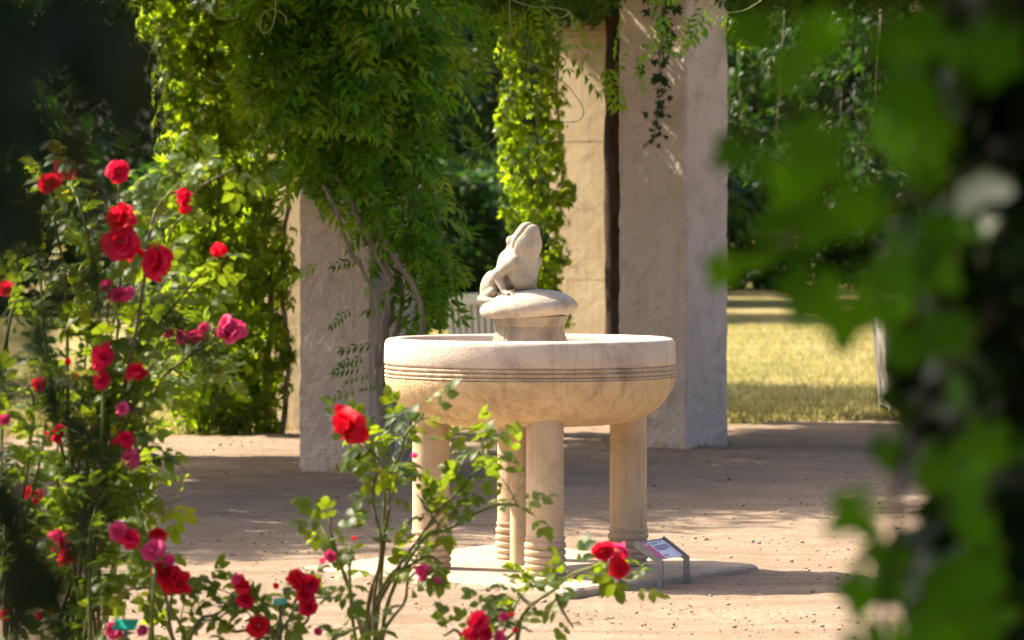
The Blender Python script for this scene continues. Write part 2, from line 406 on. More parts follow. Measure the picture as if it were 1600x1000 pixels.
def blob_leaves(blobs, dens, size, down=0.9, out=0.8, rnd=0.45, shell=(0.72, 1.08)):
    """blobs: (centre, radii) -> leaf frames on their shells"""
    Ts, As, Ns = [], [], []
    for c_, r_ in blobs:
        r_ = np.array(r_); area = 4 * math.pi * ((r_[0] * r_[1]) ** 1.6 / 3 + (r_[0] * r_[2]) ** 1.6 / 3 + (r_[1] * r_[2]) ** 1.6 / 3) ** (1 / 1.6)
        k = max(3, int(area * dens)); u = unit(k)
        p = np.array(c_) + u * r_ * rng.uniform(*shell, size=(k, 1))
        nrm = u / r_; nrm /= np.linalg.norm(nrm, axis=1, keepdims=True)
        Ts.append(p); As.append(nrm * out + np.array([0, 0, -down]) + rng.normal(size=(k, 3)) * rnd); Ns.append(nrm + np.array([0, 0, 0.7]) + rng.normal(size=(k, 3)) * 0.3)
    T = np.vstack(Ts); A = np.vstack(As); Nn = np.vstack(Ns)
    S = rng.uniform(*size, size=len(T))
    return frames(A, Nn), T, S

r0 = np.random.RandomState(3)
SH_WIS = [wisteria_leaf(r0, 6) for _ in range(4)] + [wisteria_leaf(r0, 5) for _ in range(2)]
SH_ROSE = [rose_leaf(r0) for _ in range(4)]
SH_CRE = [creeper_leaf(r0) for _ in range(4)]
SH_LOB = [lobed_leaf(r0) for _ in range(4)]
SH_LONG = [long_leaf(r0)]
SH_SIMPLE = [leaflet(1.0, 0.6, 0.08, 0.15, 2)]

# ================================================================== THE SETTING
mb = MB(); mb.add([(-300, -120, -0.06), (300, -120, -0.06), (300, 420, -0.06), (-300, 420, -0.06)], [(0, 1, 2, 3)])
props(mb.build('ground', M['lawn']), kind='structure')
# sand court as a gently uneven sheet
xs = np.linspace(-9, 9, 260); ys = np.linspace(-7.0, 18.0, 420)
X, Y = np.meshgrid(xs, ys, indexing='ij')
Zs = np.zeros_like(X)
for i in range(X.shape[0]):
    for j in range(X.shape[1]):
        x, y = X[i, j], Y[i, j]
        Zs[i, j] = 0.016 * mnoise.noise(Vector((x * 0.7, y * 0.9, 0))) + 0.010 * mnoise.noise(Vector((x * 2.6, y * 3.4, 3))) + 0.011 * mnoise.noise(Vector((x * 7, y * 8, 5)))
Zs = Zs + 0.028
V = np.stack([X, Y, Zs], 2).reshape(-1, 3); ny = len(ys)
ii, jj = np.meshgrid(np.arange(len(xs) - 1), np.arange(ny - 1), indexing='ij')
a = (ii * ny + jj).ravel(); F = np.stack([a, a + ny, a + ny + 1, a + 1], 1)
props(link('sand_court', make_mesh('sand_court', V, F, M['sand'], True)), kind='structure')
# rose bed soil, in front of the sand court
mb = MB(); k = 40
top = [(-8 + 16 * i / k, -7.0 + 0.12 * math.sin(i * 1.7), -0.01) for i in range(k + 1)]; bot = [(-8 + 16 * i / k, -17.2, -0.01) for i in range(k + 1)]
mb.add(top + bot, [(i, k + 1 + i, k + 2 + i, i + 1) for i in range(k)])
props(mb.build('rose_bed', M['soil']), kind='structure')
# lawn behind the pergola, with a wavy edge
mb = MB(); k = 90
def lawn_edge(x): return 14.0 + 0.42 * (x + 0.5) + 0.12 * math.sin(x * 2.3) + 0.07 * math.sin(x * 6.1 + 1)
def lawn_edge_c(x): return max(12.3, lawn_edge(x)) if x < 8 else 18
ex = np.linspace(-60, 60, k * 6 + 1)
ev = []
for x in ex: ev.append((x, min(17.5, max(11.6, lawn_edge(float(x)))), 0.038))
fv = [(x, 130, 0.06) for x in ex]; nE = len(ex)
mb.add(ev + fv, [(i, i + 1, nE + i + 1, nE + i) for i in range(nE - 1)])
props(mb.build('lawn', M['lawn']), kind='structure')
# grass blades
nb = 70000
gy = 20 * rng.rand(nb) ** 1.8
gx = rng.uniform(-5.5, 7.5, nb)
edge = np.array([min(17.5, max(11.6, lawn_edge(float(x)))) for x in gx])
T = np.stack([gx, edge + gy * 1.6 - np.abs(rng.normal(size=nb)) * 0.22, np.full(nb, 0.028)], 1)
A = np.stack([rng.normal(size=nb) * .5, rng.normal(size=nb) * .5, np.ones(nb)], 1); Nn = rng.normal(size=(nb, 3))
me = inst_mesh('grass', [leaflet(1, 0.16, 0.02, 0.1, 2)], frames(A, Nn), T, rng.uniform(0.04, 0.10, nb), M['blade'])
props(link('grass', me), 'short sun-bleached grass along the edge of the lawn', 'grass', kind='stuff')
# small stones on the sand
npb = 6500
ico = bmesh.new(); bmesh.ops.create_icosphere(ico, subdivisions=1, radius=1.0)
icoV = np.array([v.co[:] for v in ico.verts]); icoF = np.array([[v.index for v in f.verts] for f in ico.faces]); ico.free()
pz = rng.uniform(16.8, 33, npb); px_ = rng.uniform(-0.14, 0.14, npb) * pz
T = np.stack([CAM[0] + px_, CAM[1] + pz, np.full(npb, 0.030)], 1)
S = np.minimum(0.022, 0.003 + rng.exponential(0.0028, npb))
me = inst_mesh('pebbles', [(icoV * np.array([1, .8, .55]), icoF), (icoV * np.array([.7, 1.1, .6]), icoF)], frames(np.stack([rng.normal(size=npb), rng.normal(size=npb), np.zeros(npb)], 1), np.tile([0, 0, 1.], (npb, 1))), T, S, simple_mat('pebble', (0.16, 0.12, 0.09), (0.42, 0.33, 0.25), 25, 0.9, 0.3))
props(link('pebbles', me), 'small loose stones scattered over the sand', 'gravel', kind='stuff')

# fallen leaves and petals
nl = 260
pz = rng.uniform(16.8, 34, nl); px_ = rng.uniform(-0.14, 0.14, nl) * pz
T = np.stack([CAM[0] + px_, CAM[1] + pz, np.full(nl, 0.036)], 1)
A = np.stack([rng.normal(size=nl), rng.normal(size=nl), np.zeros(nl)], 1); Nn = rng.normal(size=(nl, 3)) * .35 + np.array([0, 0, 1.])
props(link('fallen_leaves', inst_mesh('fallen_leaves', SH_SIMPLE, frames(A, Nn), T, rng.uniform(.02, .06, nl), leaf_mat('dry_leaf', (0.06, 0.04, 0.015), (0.14, 0.10, 0.04), (0.10, 0.12, 0.03), (0.10, 0.08, 0.02), 0.15, 0.7))), 'dry leaves fallen here and there on the sand', 'leaves', kind='stuff')

# ================================================================== PERGOLA
AROT = R(34)
def pillar(label, corner, blocks=False, height=3.40, side=0.6, mat='plaster'):
    """corner = nearest vertical edge (x,z from the camera); left face runs to the left-back"""
    c3 = K(*corner)
    el = np.array([-math.cos(AROT), math.sin(AROT), 0]); er = np.array([math.sin(AROT), math.cos(AROT), 0])
    ctr = c3 + (el + er) * side / 2
    t = thing('stone_pillar', label, 'pillar', tuple(ctr), 'pillars of the pergola')
    def shaft_mesh(z0, z1, s_, seed, nseg=14, nz=40, jit=0.004):
        V = []; F = []
        nz = max(2, int(nz * (z1 - z0) / height))
        per = []
        h_ = s_ / 2; ch = 0.012
        for a0, a1 in (((-h_, -h_), (h_, -h_)), ((h_, -h_), (h_, h_)), ((h_, h_), (-h_, h_)), ((-h_, h_), (-h_, -h_))):
            for q in range(nseg):
                t_ = q / nseg
                if q == 0: t_ = ch / s_
                per.append((a0[0] + (a1[0] - a0[0]) * t_, a0[1] + (a1[1] - a0[1]) * t_))
            t_ = 1 - ch / s_; per.append((a0[0] + (a1[0] - a0[0]) * t_, a0[1] + (a1[1] - a0[1]) * t_))
        n_ = len(per)
        for k_ in range(nz + 1):
            z = z0 + (z1 - z0) * k_ / nz
            for (u, v_) in per:
                p = ctr + er * u * 1.0 + el * v_ * 1.0
                d = jit * mnoise.noise(Vector((p[0] * 7 + seed, p[1] * 7, z * 7))) + jit * 0.8 * mnoise.noise(Vector((p[0] * 22 + seed, p[1] * 22, z * 22)))
                dirv = np.array([p[0] - ctr[0], p[1] - ctr[1], 0]); dirv /= np.linalg.norm(dirv)
                q3 = p + dirv * d; V.append((q3[0], q3[1], z))
        for k_ in range(nz):
            for i in range(n_): F.append((k_ * n_ + i, (k_ + 1) * n_ + i, (k_ + 1) * n_ + (i + 1) % n_, k_ * n_ + (i + 1) % n_))
        F.append(tuple(range(n_))); F.append(tuple(nz * n_ + i for i in range(n_))[::-1])
        return make_mesh('shaft', V, F, M[mat], True)
    def smooth_auto(o_):
        o_.data.polygons.foreach_set('use_smooth', [False] * len(o_.data.polygons))
    if not blocks:
        smooth_auto(link('shaft', shaft_mesh(-0.05, height, side, corner[0] * 10, nseg=20, nz=80, jit=0.010), t))
    else:
        z = -0.05; hs = [1.26, 1.20, 1.0, 0.60, 0.58, 0.62]; i = 0
        while z < height - 0.02:
            z1 = min(z + hs[i % 6], height); g = 0.0025
            smooth_auto(link('stone_block', shaft_mesh(z + g, z1 - g, side - 0.004 * (i % 2), 5 * i, 6, jit=0.002), t)); z = z1; i += 1
        link('core', shaft_mesh(-0.04, height - 0.02, side - 0.03, 1, 2, 3, jit=0.0), t)
    cb = MB()
    for z0, h_, s_ in ((height, 0.05, side + 0.06), (height + 0.05, 0.09, side + 0.12), (height + 0.14, 0.04, side + 0.05), (height + 0.18, 0.12, side + 0.16)):
        cb.box((ctr[0], ctr[1], z0 + h_ / 2), (s_, s_, h_ - 0.002), -AROT)
    cap = cb.mesh('capital', M[mat])
    bm = bmesh.new(); bm.from_mesh(cap); bmesh.ops.bevel(bm, geom=[e for e in bm.edges], offset=0.015, segments=3, affect='EDGES'); bm.to_mesh(cap); bm.free()
    link('capital', cap, t)
    return t, ctr
cA = (-0.95, 27.9); cD = (1.30, 31.0); cE = (3.88, 34.3); cB = (-1.50, 33.2); cC = (0.82, 36.0); cZ = (-3.9, 24.5); cY = (-4.5, 30.2); cX = (-6.3, 21.2); cW = (-7.0, 27.3)
pA, kA = pillar('pale plaster pillar overgrown with wisteria, left of the fountain', cA)
pD, kD = pillar('bare pale plaster pillar right of the fountain with thin streaks of sun', cD)
pE, kE = pillar('pale pillar half hidden behind the dark leaves at the right edge', cE)
pB, kB = pillar('warm sandstone pillar smothered by creeper behind the wisteria pillar', cB, True, 3.33, 0.6, 'block')
pC, kC = pillar('sunny sandstone block pillar behind the frog, creeper on its left side', cC, True, 3.33, 0.6, 'block')
pZ, kZ = pillar('pale plaster pillar outside the picture on the near left of the pergola', cZ)
pY, kY = pillar('sandstone pillar outside the picture on the far left of the pergola', cY, True, 3.33, 0.6, 'block')
pX, kX = pillar('pale plaster pillar nearest on the far side of the left edge', cX)
pW, kW = pillar('sandstone pillar farthest outside the left edge', cW, True, 3.33, 0.6, 'block')
TOPZ = 3.705
def beam(label, p, q, wd=0.26, hg=0.26, z=TOPZ, over=0.6):
    p = np.array(p); q = np.array(q); d = q - p; d[2] = 0; L = np.linalg.norm(d); d = d / L
    mid = (p + q) / 2
    t = MB(); t.box((mid[0], mid[1], z + hg / 2), (L + 2 * over, wd, hg), math.atan2(d[1], d[0]))
    o_ = t.build('pergola_beam', M['wood']); props(o_, label, 'beam', 'timbers of the pergola'); return o_
beam('long wooden beam over the two near plaster pillars', kX, kE)
beam('long wooden beam over the sandstone pillars at the back', kW, kC)
dvec = (kE - kX); Lr = np.linalg.norm(dvec); dvec = dvec / Lr; nvec = np.array([-dvec[1], dvec[0], 0])
dv2 = kC - kW; L2 = np.linalg.norm(dv2); dv2 = dv2 / L2
for i in range(17):
    s_ = i / 16
    p = kX + dvec * Lr * s_ ; q = kW + dv2 * L2 * min(1, s_ * 1.0)
    beam('wooden rafter lying across the pergola beams', p, q, 0.10, 0.16, TOPZ + 0.262, 0.7)

# wisteria roof of the pergola: leaves in clumps over the rafters
t = thing('wisteria_roof', 'leafy wisteria roof lying over the pergola timbers', 'vine', tuple(kA + np.array([0, 0, 3.6 - kA[2]])))
blobs = []
for i in range(330):
    s_ = rng.uniform(-0.12, 1.06); w_ = rng.uniform(-0.16, 1.13)
    p = kX + dvec * Lr * s_; q = kW + dv2 * L2 * s_
    c_ = p + (q - p) * w_; c_[2] = rng.uniform(3.9, 4.4)
    blobs.append((c_, (rng.uniform(.45, .7), rng.uniform(.45, .7), rng.uniform(.18, .34))))
Rm, T, S = blob_leaves(blobs, 37, (0.26, 0.40), 0.5, 1.0, 0.5)
props(link('foliage', inst_mesh('foliage', [wisteria_leaf(r0, 6) for _ in range(3)], Rm, T, S, M['canopy']), t), kind='stuff')
mb = MB()
for i in range(14):
    s_ = rng.rand(); a_ = kX + dvec * Lr * s_; b_ = kW + dv2 * L2 * min(1, s_ + rng.uniform(-.2, .2))
    pts = [a_ + (b_ - a_) * u + np.array([rng.normal() * .15, rng.normal() * .15, 4.0 + rng.normal() * .05]) for u in np.linspace(-.05, 1.05, 6)]
    mb.tube(crom(pts, 4), 0.018, 5)
mb.build('stem', M['bark'], t, True)

# ================================================================== BACKGROUND TREES
def crown_mesh(seed, h, rad, n_l, low=0.15, leaf=(0.16, 0.34)):
    r = np.random.RandomState(seed); Ts, As, Ns = [], [], []
    for i in range(n_l):
        z = h * (low + (1 - low) * r.rand() ** 0.8); f = math.sqrt(max(0.08, 1 - ((z / h - 0.5) / 0.56) ** 2))
        a_ = r.uniform(0, 2 * math.pi); rr = rad * f * r.uniform(0.3, 0.95)
        c_ = np.array([math.cos(a_) * rr, math.sin(a_) * rr, z]); k_ = 230
        u = r.normal(size=(k_, 3)); u /= np.linalg.norm(u, axis=1, keepdims=True)
        ra = r.uniform(0.5, 0.95) * rad * 0.36
        Ts.append(c_ + u * np.array([1, 1, .7]) * ra * r.uniform(.55, 1.12, (k_, 1))); As.append(u + r.normal(size=(k_, 3)) * .6 + np.array([0, 0, -.4])); Ns.append(u + np.array([0, 0, .8]) + r.normal(size=(k_, 3)) * .4)
    T = np.vstack(Ts); return inst_mesh('crown', SH_SIMPLE, frames(np.vstack(As), np.vstack(Ns)), T, r.uniform(*leaf, len(T)), M['tree'])
def trunk_mesh(seed, h, rad):
    r = np.random.RandomState(seed); mb = MB()
    pts = [(r.normal() * .05 * i, r.normal() * .05 * i, h * 0.85 * i / 6 - .1) for i in range(7)]
    mb.tube(crom(pts, 3), np.linspace(0.035 * h * .6, 0.012 * h * .4, 19), 9)
    for i in range(9):
        z = h * r.uniform(.2, .75); a_ = r.uniform(0, 6.28); l = rad * r.uniform(.5, .85)
        mb.tube(crom([(0, 0, z), (math.cos(a_) * l * .5, math.sin(a_) * l * .5, z + l * .3), (math.cos(a_) * l, math.sin(a_) * l, z + l * .75)], 3), np.linspace(.011 * h, .004 * h, 7), 6)
    return mb.mesh('trunk', M['darkbark'], True)
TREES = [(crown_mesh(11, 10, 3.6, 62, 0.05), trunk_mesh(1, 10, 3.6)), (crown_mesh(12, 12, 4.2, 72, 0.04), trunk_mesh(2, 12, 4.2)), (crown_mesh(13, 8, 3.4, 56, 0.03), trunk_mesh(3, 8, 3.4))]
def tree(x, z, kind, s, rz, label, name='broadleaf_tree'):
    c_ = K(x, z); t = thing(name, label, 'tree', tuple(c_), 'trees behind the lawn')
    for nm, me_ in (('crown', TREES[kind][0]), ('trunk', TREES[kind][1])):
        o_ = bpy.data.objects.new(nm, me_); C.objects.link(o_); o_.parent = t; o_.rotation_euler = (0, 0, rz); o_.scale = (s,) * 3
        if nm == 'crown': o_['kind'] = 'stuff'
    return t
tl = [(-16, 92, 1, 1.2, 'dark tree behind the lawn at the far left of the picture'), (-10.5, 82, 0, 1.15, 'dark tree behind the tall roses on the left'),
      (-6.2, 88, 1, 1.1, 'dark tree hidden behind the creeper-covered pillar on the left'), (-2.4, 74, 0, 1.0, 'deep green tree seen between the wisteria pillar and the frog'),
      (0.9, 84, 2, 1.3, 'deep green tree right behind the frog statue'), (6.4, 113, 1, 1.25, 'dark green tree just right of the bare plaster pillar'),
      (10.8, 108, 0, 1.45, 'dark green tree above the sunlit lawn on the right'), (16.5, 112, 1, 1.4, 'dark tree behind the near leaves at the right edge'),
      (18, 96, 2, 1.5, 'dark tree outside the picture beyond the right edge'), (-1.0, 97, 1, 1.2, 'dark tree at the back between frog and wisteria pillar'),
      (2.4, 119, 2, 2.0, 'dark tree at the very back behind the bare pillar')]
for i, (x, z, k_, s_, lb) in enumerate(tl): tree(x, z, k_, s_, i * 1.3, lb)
tree(-7.2, 43, 1, 0.95, 0.4, 'tree left of the pergola shading the lawn beyond it')
# low dark shrubs at the foot of the trees
def shrub(x, z, s, rz, label):
    c_ = K(x, z); t = thing('shrub', label, 'shrub', tuple(c_), 'shrubs below the trees')
    for nm, me_ in (('foliage', SHR), ('stem', SHT)):
        o_ = bpy.data.objects.new(nm, me_); C.objects.link(o_); o_.parent = t; o_.rotation_euler = (0, 0, rz); o_.scale = (s * 1.3, s * 1.3, s)
        if nm == 'foliage': o_['kind'] = 'stuff'
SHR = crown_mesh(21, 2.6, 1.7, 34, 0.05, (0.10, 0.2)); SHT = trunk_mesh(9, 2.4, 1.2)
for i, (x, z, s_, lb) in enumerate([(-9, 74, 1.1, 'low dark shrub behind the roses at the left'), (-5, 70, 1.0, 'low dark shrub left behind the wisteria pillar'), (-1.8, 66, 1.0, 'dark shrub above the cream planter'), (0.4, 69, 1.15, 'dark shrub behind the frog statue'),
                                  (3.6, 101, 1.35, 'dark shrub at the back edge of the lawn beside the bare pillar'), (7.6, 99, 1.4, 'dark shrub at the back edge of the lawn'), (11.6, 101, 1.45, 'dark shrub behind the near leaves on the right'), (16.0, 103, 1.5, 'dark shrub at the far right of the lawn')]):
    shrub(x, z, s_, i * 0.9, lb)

# weeds at the foot of the pillars
Ts = []
for kk in (kA, kD, kE):
    for q in range(150):
        a_ = rng.uniform(0, 2 * math.pi); u_ = np.array([math.cos(a_), math.sin(a_)]); u_ = u_ / max(abs(u_)) * (0.31 + abs(rng.normal()) * .07)
        ce, se = math.cos(AROT), math.sin(AROT)
        Ts.append((kk[0] + u_[0] * ce + u_[1] * se, kk[1] - u_[0] * se + u_[1] * ce, 0.02))
T = np.array(Ts)[rng.rand(len(Ts)) < np.clip(.5 + np.sin(np.arange(len(Ts)) * .37), 0, 1)]; k_ = len(T)
A = rng.normal(size=(k_, 3)) * .6 + np.array([0, 0, 1.])
props(link('weeds', inst_mesh('weeds', [leaflet(1, .2, .03, .2, 2)], frames(A, rng.normal(size=(k_, 3))), T, rng.uniform(.03, .10, k_), M['blade'])), 'thin weeds growing at the foot of the plaster pillars', 'weeds', kind='stuff')

# ================================================================== FOUNTAIN
def jitter_mesh(me, amp, sc_):
    for v_ in me.vertices:
        c_ = v_.co; nn = v_.normal
        v_.co = c_ + nn * amp * mnoise.noise(Vector(c_) * sc_)
# slab
top = 0.065
qs = [(-1.10, 0.04), (0.16, -1.27), (1.12, 0.15), (-0.14, 1.46)]
V = []; rr = []
for i in range(4):
    a_, b_ = np.array(qs[i]), np.array(qs[(i + 1) % 4])
    for q in range(48): rr.append(a_ + (b_ - a_) * (q + .5) / 48)
nq = len(rr)
rings = [(-0.05, 0.0), (0.03, 0.0), (top - 0.012, 0.003), (top, 0.018)]
for z, ins in rings:
    for p in rr:
        d_ = p / np.linalg.norm(p); j = 0.007 * mnoise.noise(Vector((p[0] * 14, p[1] * 14, z * 30))) + 0.006 * mnoise.noise(Vector((p[0] * 40, p[1] * 40, z * 60)))
        q = p * (1 - ins) + d_ * j; V.append((q[0], q[1], z + 0.3 * j))
F = [(k_ * nq + i, k_ * nq + (i + 1) % nq, (k_ + 1) * nq + (i + 1) % nq, (k_ + 1) * nq + i) for k_ in range(3) for i in range(nq)]
V.append((0, 0.1, top)); F += [(3 * nq + i, 3 * nq + (i + 1) % nq, len(V) - 1) for i in range(nq)]
props(link('stone_slab', make_mesh('stone_slab', V, F, M['slab'])), 'flat diamond-laid stone slab carrying the fountain', 'slab')

ft = thing('stone_fountain', 'round sandstone basin fountain on four columns', 'fountain', (0, 0, top))
# bowl
prof = [(0.0, 0.755), (0.30, 0.755), (0.42, 0.758), (0.50, 0.770), (0.565, 0.797), (0.622, 0.838), (0.662, 0.884), (0.686, 0.925), (0.697, 0.962), (0.699, 0.982)]
mb = MB(); mb.lathe(prof, seg=128, jit=0.0025); bowl = mb.build('bowl', M['basin'], ft, True)
# three carved ribs
z = 0.980
for i, hgt in enumerate((0.018, 0.021, 0.022)):
    mb = MB(); g = 0.6905
    mb.lathe([(g, z - 0.001), (g, z + .002), (0.696, z + .004), (0.701, z + .45 * hgt), (0.699, z + .8 * hgt), (0.694, z + hgt - .003), (g, z + hgt - .001), (g, z + hgt + .001)], seg=160, jit=0.005)
    mb.build('carved_rib', M['rib'], ft, True); z += hgt
# rim with its inside
prof = [(0.684, 1.040), (0.698, 1.043), (0.702, 1.052), (0.701, 1.10), (0.699, 1.140), (0.694, 1.157), (0.683, 1.166), (0.66, 1.170), (0.642, 1.167), (0.632, 1.157), (0.628, 1.14), (0.622, 1.05), (0.59, 0.98), (0.50, 0.935), (0.3, 0.925), (0, 0.925)]
mb = MB(); mb.lathe(prof, seg=160, jit=0.003); props(mb.build('rim', M['rim'], ft, True), 'paler smooth upper rim of the basin')
# legs
TH = math.atan2(45, 309)
for ang in (-math.pi / 2 + TH, TH, math.pi / 2 + TH, math.pi + TH):
    cx, cy = 0.48 * math.cos(ang), 0.48 * math.sin(ang)
    mb = MB(); mb.lathe([(0.088, top - .002), (0.088, 0.16), (0.0895, 0.26), (0.0895, 0.50), (0.0885, 0.70), (0.0885, 0.80)], (cx, cy, 0), 48, 0.0015)
    lg = mb.build('leg', M['leg'], ft, True)
    zz = top
    for i, hh in enumerate((0.030, 0.030, 0.033, 0.034, 0.034, 0.030)):
        mb = MB(); e = 0.0985 - (0.002 if i == 0 else 0)
        if i == 5: e = 0.0945
        mb.lathe([(0.086, zz + .001), (e - .006, zz + .002), (e - .001, zz + .007), (e, zz + hh * .5), (e - .001, zz + hh - .008), (e - .007, zz + hh - .003), (0.086, zz + hh - .002)], (cx, cy, 0), 48, 0.002)
        link('ring', mb.mesh('ring', M['ring'], True), lg); zz += hh
mb = MB(); mb.lathe([(0.052, top), (0.050, .12), (0.050, .78)], (-0.045, 0.12, 0), 32, 0.002)
mb.build('drain_column', M['leg'], ft, True)
# pedestal with flat sides, collar, mushroom-like cap
PC = (0.0, 0.0)
mb = MB(); mb.lathe([(0.235, 0.925), (0.225, 1.02), (0.205, 1.10), (0.183, 1.16), (0.170, 1.20), (0.165, 1.225)], (PC[0], PC[1], 0), 10, 0.0, phase=0.2)
ped = mb.mesh('pedestal', M['pedestal'])
bm = bmesh.new(); bm.from_mesh(ped)
vert_e = [e for e in bm.edges if abs((e.verts[0].co - e.verts[1].co).normalized().z) > 0.4]
bmesh.ops.bevel(bm, geom=vert_e, offset=0.012, segments=2, affect='EDGES'); bm.to_mesh(ped); bm.free()
link('pedestal', ped, ft)
mb = MB(); mb.lathe([(0.150, 1.222), (0.164, 1.223), (0.169, 1.228), (0.171, 1.238), (0.176, 1.252), (0.184, 1.265), (0.187, 1.276), (0.15, 1.279)], (PC[0], PC[1], 0), 64, 0.002)
mb.build('collar', M['pedestal'], ft, True)
tilt = Matrix.Rotation(R(-3.8), 3, 'Y')
mb = MB(); mb.lathe([(0.0, -0.032), (0.16, -0.033), (0.195, -0.031), (0.217, -0.024), (0.230, -0.011), (0.236, 0.004), (0.233, 0.020), (0.220, 0.038), (0.19, 0.060), (0.15, 0.078), (0.10, 0.091), (0.05, 0.098), (0.0, 0.100)], (-0.005, 0, 1.303), 96, 0.004, tilt)
mb.build('domed_cap', M['frog'], ft, True)

# ---- frog: one continuous carved body
def sdf_frog(P):
    def cone(a_, b_, ra, rb):
        a_ = np.array(a_); b_ = np.array(b_); ba = b_ - a_; t_ = np.clip(((P - a_) @ ba) / (ba @ ba), 0, 1)
        return np.linalg.norm(P - a_ - t_[:, None] * ba, axis=1) - (ra + (rb - ra) * t_)
    def ell(c_, r_, rot=None):
        q = P - np.array(c_)
        if rot is not None: q = q @ np.array(rot)
        r_ = np.array(r_); k0 = np.linalg.norm(q / r_, axis=1); k1 = np.linalg.norm(q / r_ ** 2, axis=1) + 1e-9
        return k0 * (k0 - 1) / k1
    def smin(a_, b_, k_):
        h = np.clip(0.5 + 0.5 * (b_ - a_) / k_, 0, 1); return b_ + (a_ - b_) * h - k_ * h * (1 - h)
    ry = lambda a: np.array(Matrix.Rotation(a, 3, 'Y'))
    d = cone((-0.082, 0, 0.072), (0.020, 0, 0.150), 0.069, 0.074)             # trunk
    d = smin(d, ell((-0.038, 0, 0.140), (0.075, 0.076, 0.072)), 0.03)
    d = smin(d, ell((0.030, 0, 0.088), (0.066, 0.080, 0.092)), 0.03)            # belly
    # head: throat and upper skull, pointing steeply up
    hd = smin(cone((0.046, 0, 0.205), (0.078, 0, 0.284), 0.068, 0.046), ell((0.056, 0, 0.228), (0.063, 0.079, 0.071)), 0.02)
    hd = smin(hd, cone((0.002, 0, 0.216), (0.054, 0, 0.288), 0.060, 0.044), 0.012)
    for sg in (-1, 1):
        hd = smin(hd, ell((-0.014, sg * 0.047, 0.244), (0.021, 0.017, 0.022)), 0.012)      # eyes
    # mouth line runs round the snout
    e = R(63); sn = np.array([math.cos(e), 0, math.sin(e)]); mn = np.array([-math.sin(e), 0, math.cos(e)])
    q = P - np.array([0.088, 0, 0.322]); pd = q @ mn; al = q @ sn
    mask = 1 / (1 + np.exp(-(al + 0.128) / 0.006))
    hd = hd + 0.026 * np.exp(-(pd / 0.0072) ** 2) * mask
    d = smin(d, hd, 0.022)
    for sg in (-1, 1):
        s_ = lambda x, y, z: (x, sg * y, z)
        arm = smin(cone(s_(0.036, 0.070, 0.142), s_(-0.044, 0.104, 0.080), 0.036, 0.027), cone(s_(-0.044, 0.104, 0.080), s_(0.002, 0.100, 0.002), 0.026, 0.015), 0.012)
        for tx, ty in ((0.052, 0.122), (0.066, 0.100), (0.056, 0.080)):
            arm = smin(arm, cone(s_(0.002, 0.100, -0.002), s_(tx, ty, -0.012), 0.011, 0.007), 0.006)
        d = smin(d, arm, 0.007)
        leg = smin(ell(s_(-0.118, 0.086, 0.024), (0.050, 0.034, 0.080), ry(R(24))), cone(s_(-0.08, 0.10, -0.005), s_(-0.15, 0.112, -0.036), 0.024, 0.014), 0.012)
        leg = smin(leg, cone(s_(-0.150, 0.115, -0.040), s_(-0.06, 0.135, -0.042), 0.016, 0.011), 0.01)
        for tx, ty in ((-0.02, 0.152), (-0.012, 0.136), (-0.018, 0.120)):
            leg = smin(leg, cone(s_(-0.07, 0.132, -0.040), s_(tx, ty, -0.044), 0.010, 0.007), 0.006)
        d = smin(d, leg, 0.006)
    return d
def surface_nets(f, lo, hi, h):
    lo = np.array(lo); n3 = np.ceil((np.array(hi) - lo) / h).astype(int) + 1
    ax = [lo[i] + h * np.arange(n3[i]) for i in range(3)]
    G = np.stack(np.meshgrid(*ax, indexing='ij'), -1); val = f(G.reshape(-1, 3)).reshape(n3)
    ins = val < 0; c0 = tuple(k_ - 1 for k_ in n3)
    cor = [(i, j, k_) for i in (0, 1) for j in (0, 1) for k_ in (0, 1)]
    sl_ = lambda o_: val[o_[0]:o_[0] + c0[0], o_[1]:o_[1] + c0[1], o_[2]:o_[2] + c0[2]]
    cnt = sum((sl_(o_) < 0).astype(int) for o_ in cor); act = (cnt > 0) & (cnt < 8)
    ids = -np.ones(c0, int); ids[act] = np.arange(act.sum())
    base = np.argwhere(act); acc = np.zeros((len(base), 3)); num = np.zeros(len(base))
    for a_ in cor:
        for ax_ in range(3):
            if a_[ax_]: continue
            b_ = list(a_); b_[ax_] = 1; va = sl_(a_)[act]; vb = sl_(tuple(b_))[act]; m_ = (va < 0) != (vb < 0)
            t_ = np.where(m_, va / np.where(va == vb, 1, va - vb), 0); p = np.tile(np.array(a_, float), (len(base), 1)); p[:, ax_] = t_
            acc += p * m_[:, None]; num += m_
    V = lo + h * (base + acc / num[:, None]); F = []
    for ax_ in range(3):
        u, v_ = (ax_ + 1) % 3, (ax_ + 2) % 3
        s0 = [slice(None)] * 3; s1 = [slice(None)] * 3; s0[ax_] = slice(0, -1); s1[ax_] = slice(1, None)
        a_, b_ = ins[tuple(s0)], ins[tuple(s1)]
        for flip, cond in ((False, a_ & ~b_), (True, ~a_ & b_)):
            e = np.argwhere(cond); e = e[(e[:, u] > 0) & (e[:, v_] > 0) & (e[:, u] < c0[u]) & (e[:, v_] < c0[v_])]
            q = []
            for du, dv in ((-1, -1), (0, -1), (0, 0), (-1, 0)):
                k_ = e.copy(); k_[:, u] += du; k_[:, v_] += dv; q.append(ids[k_[:, 0], k_[:, 1], k_[:, 2]])
            q = np.stack(q, 1); F.append(q[:, ::-1] if flip else q)
    return V, np.vstack(F)
Vf, Ff = surface_nets(sdf_frog, (-0.22, -0.20, -0.07), (0.17, 0.20, 0.37), 0.0034)
FYAW = R(43); FS = 1.0; FROG0 = np.array([-0.052, 0.0, 1.392])
fw = np.array([math.sin(FYAW), -math.cos(FYAW), 0]); lf = np.array([math.cos(FYAW), math.sin(FYAW), 0])
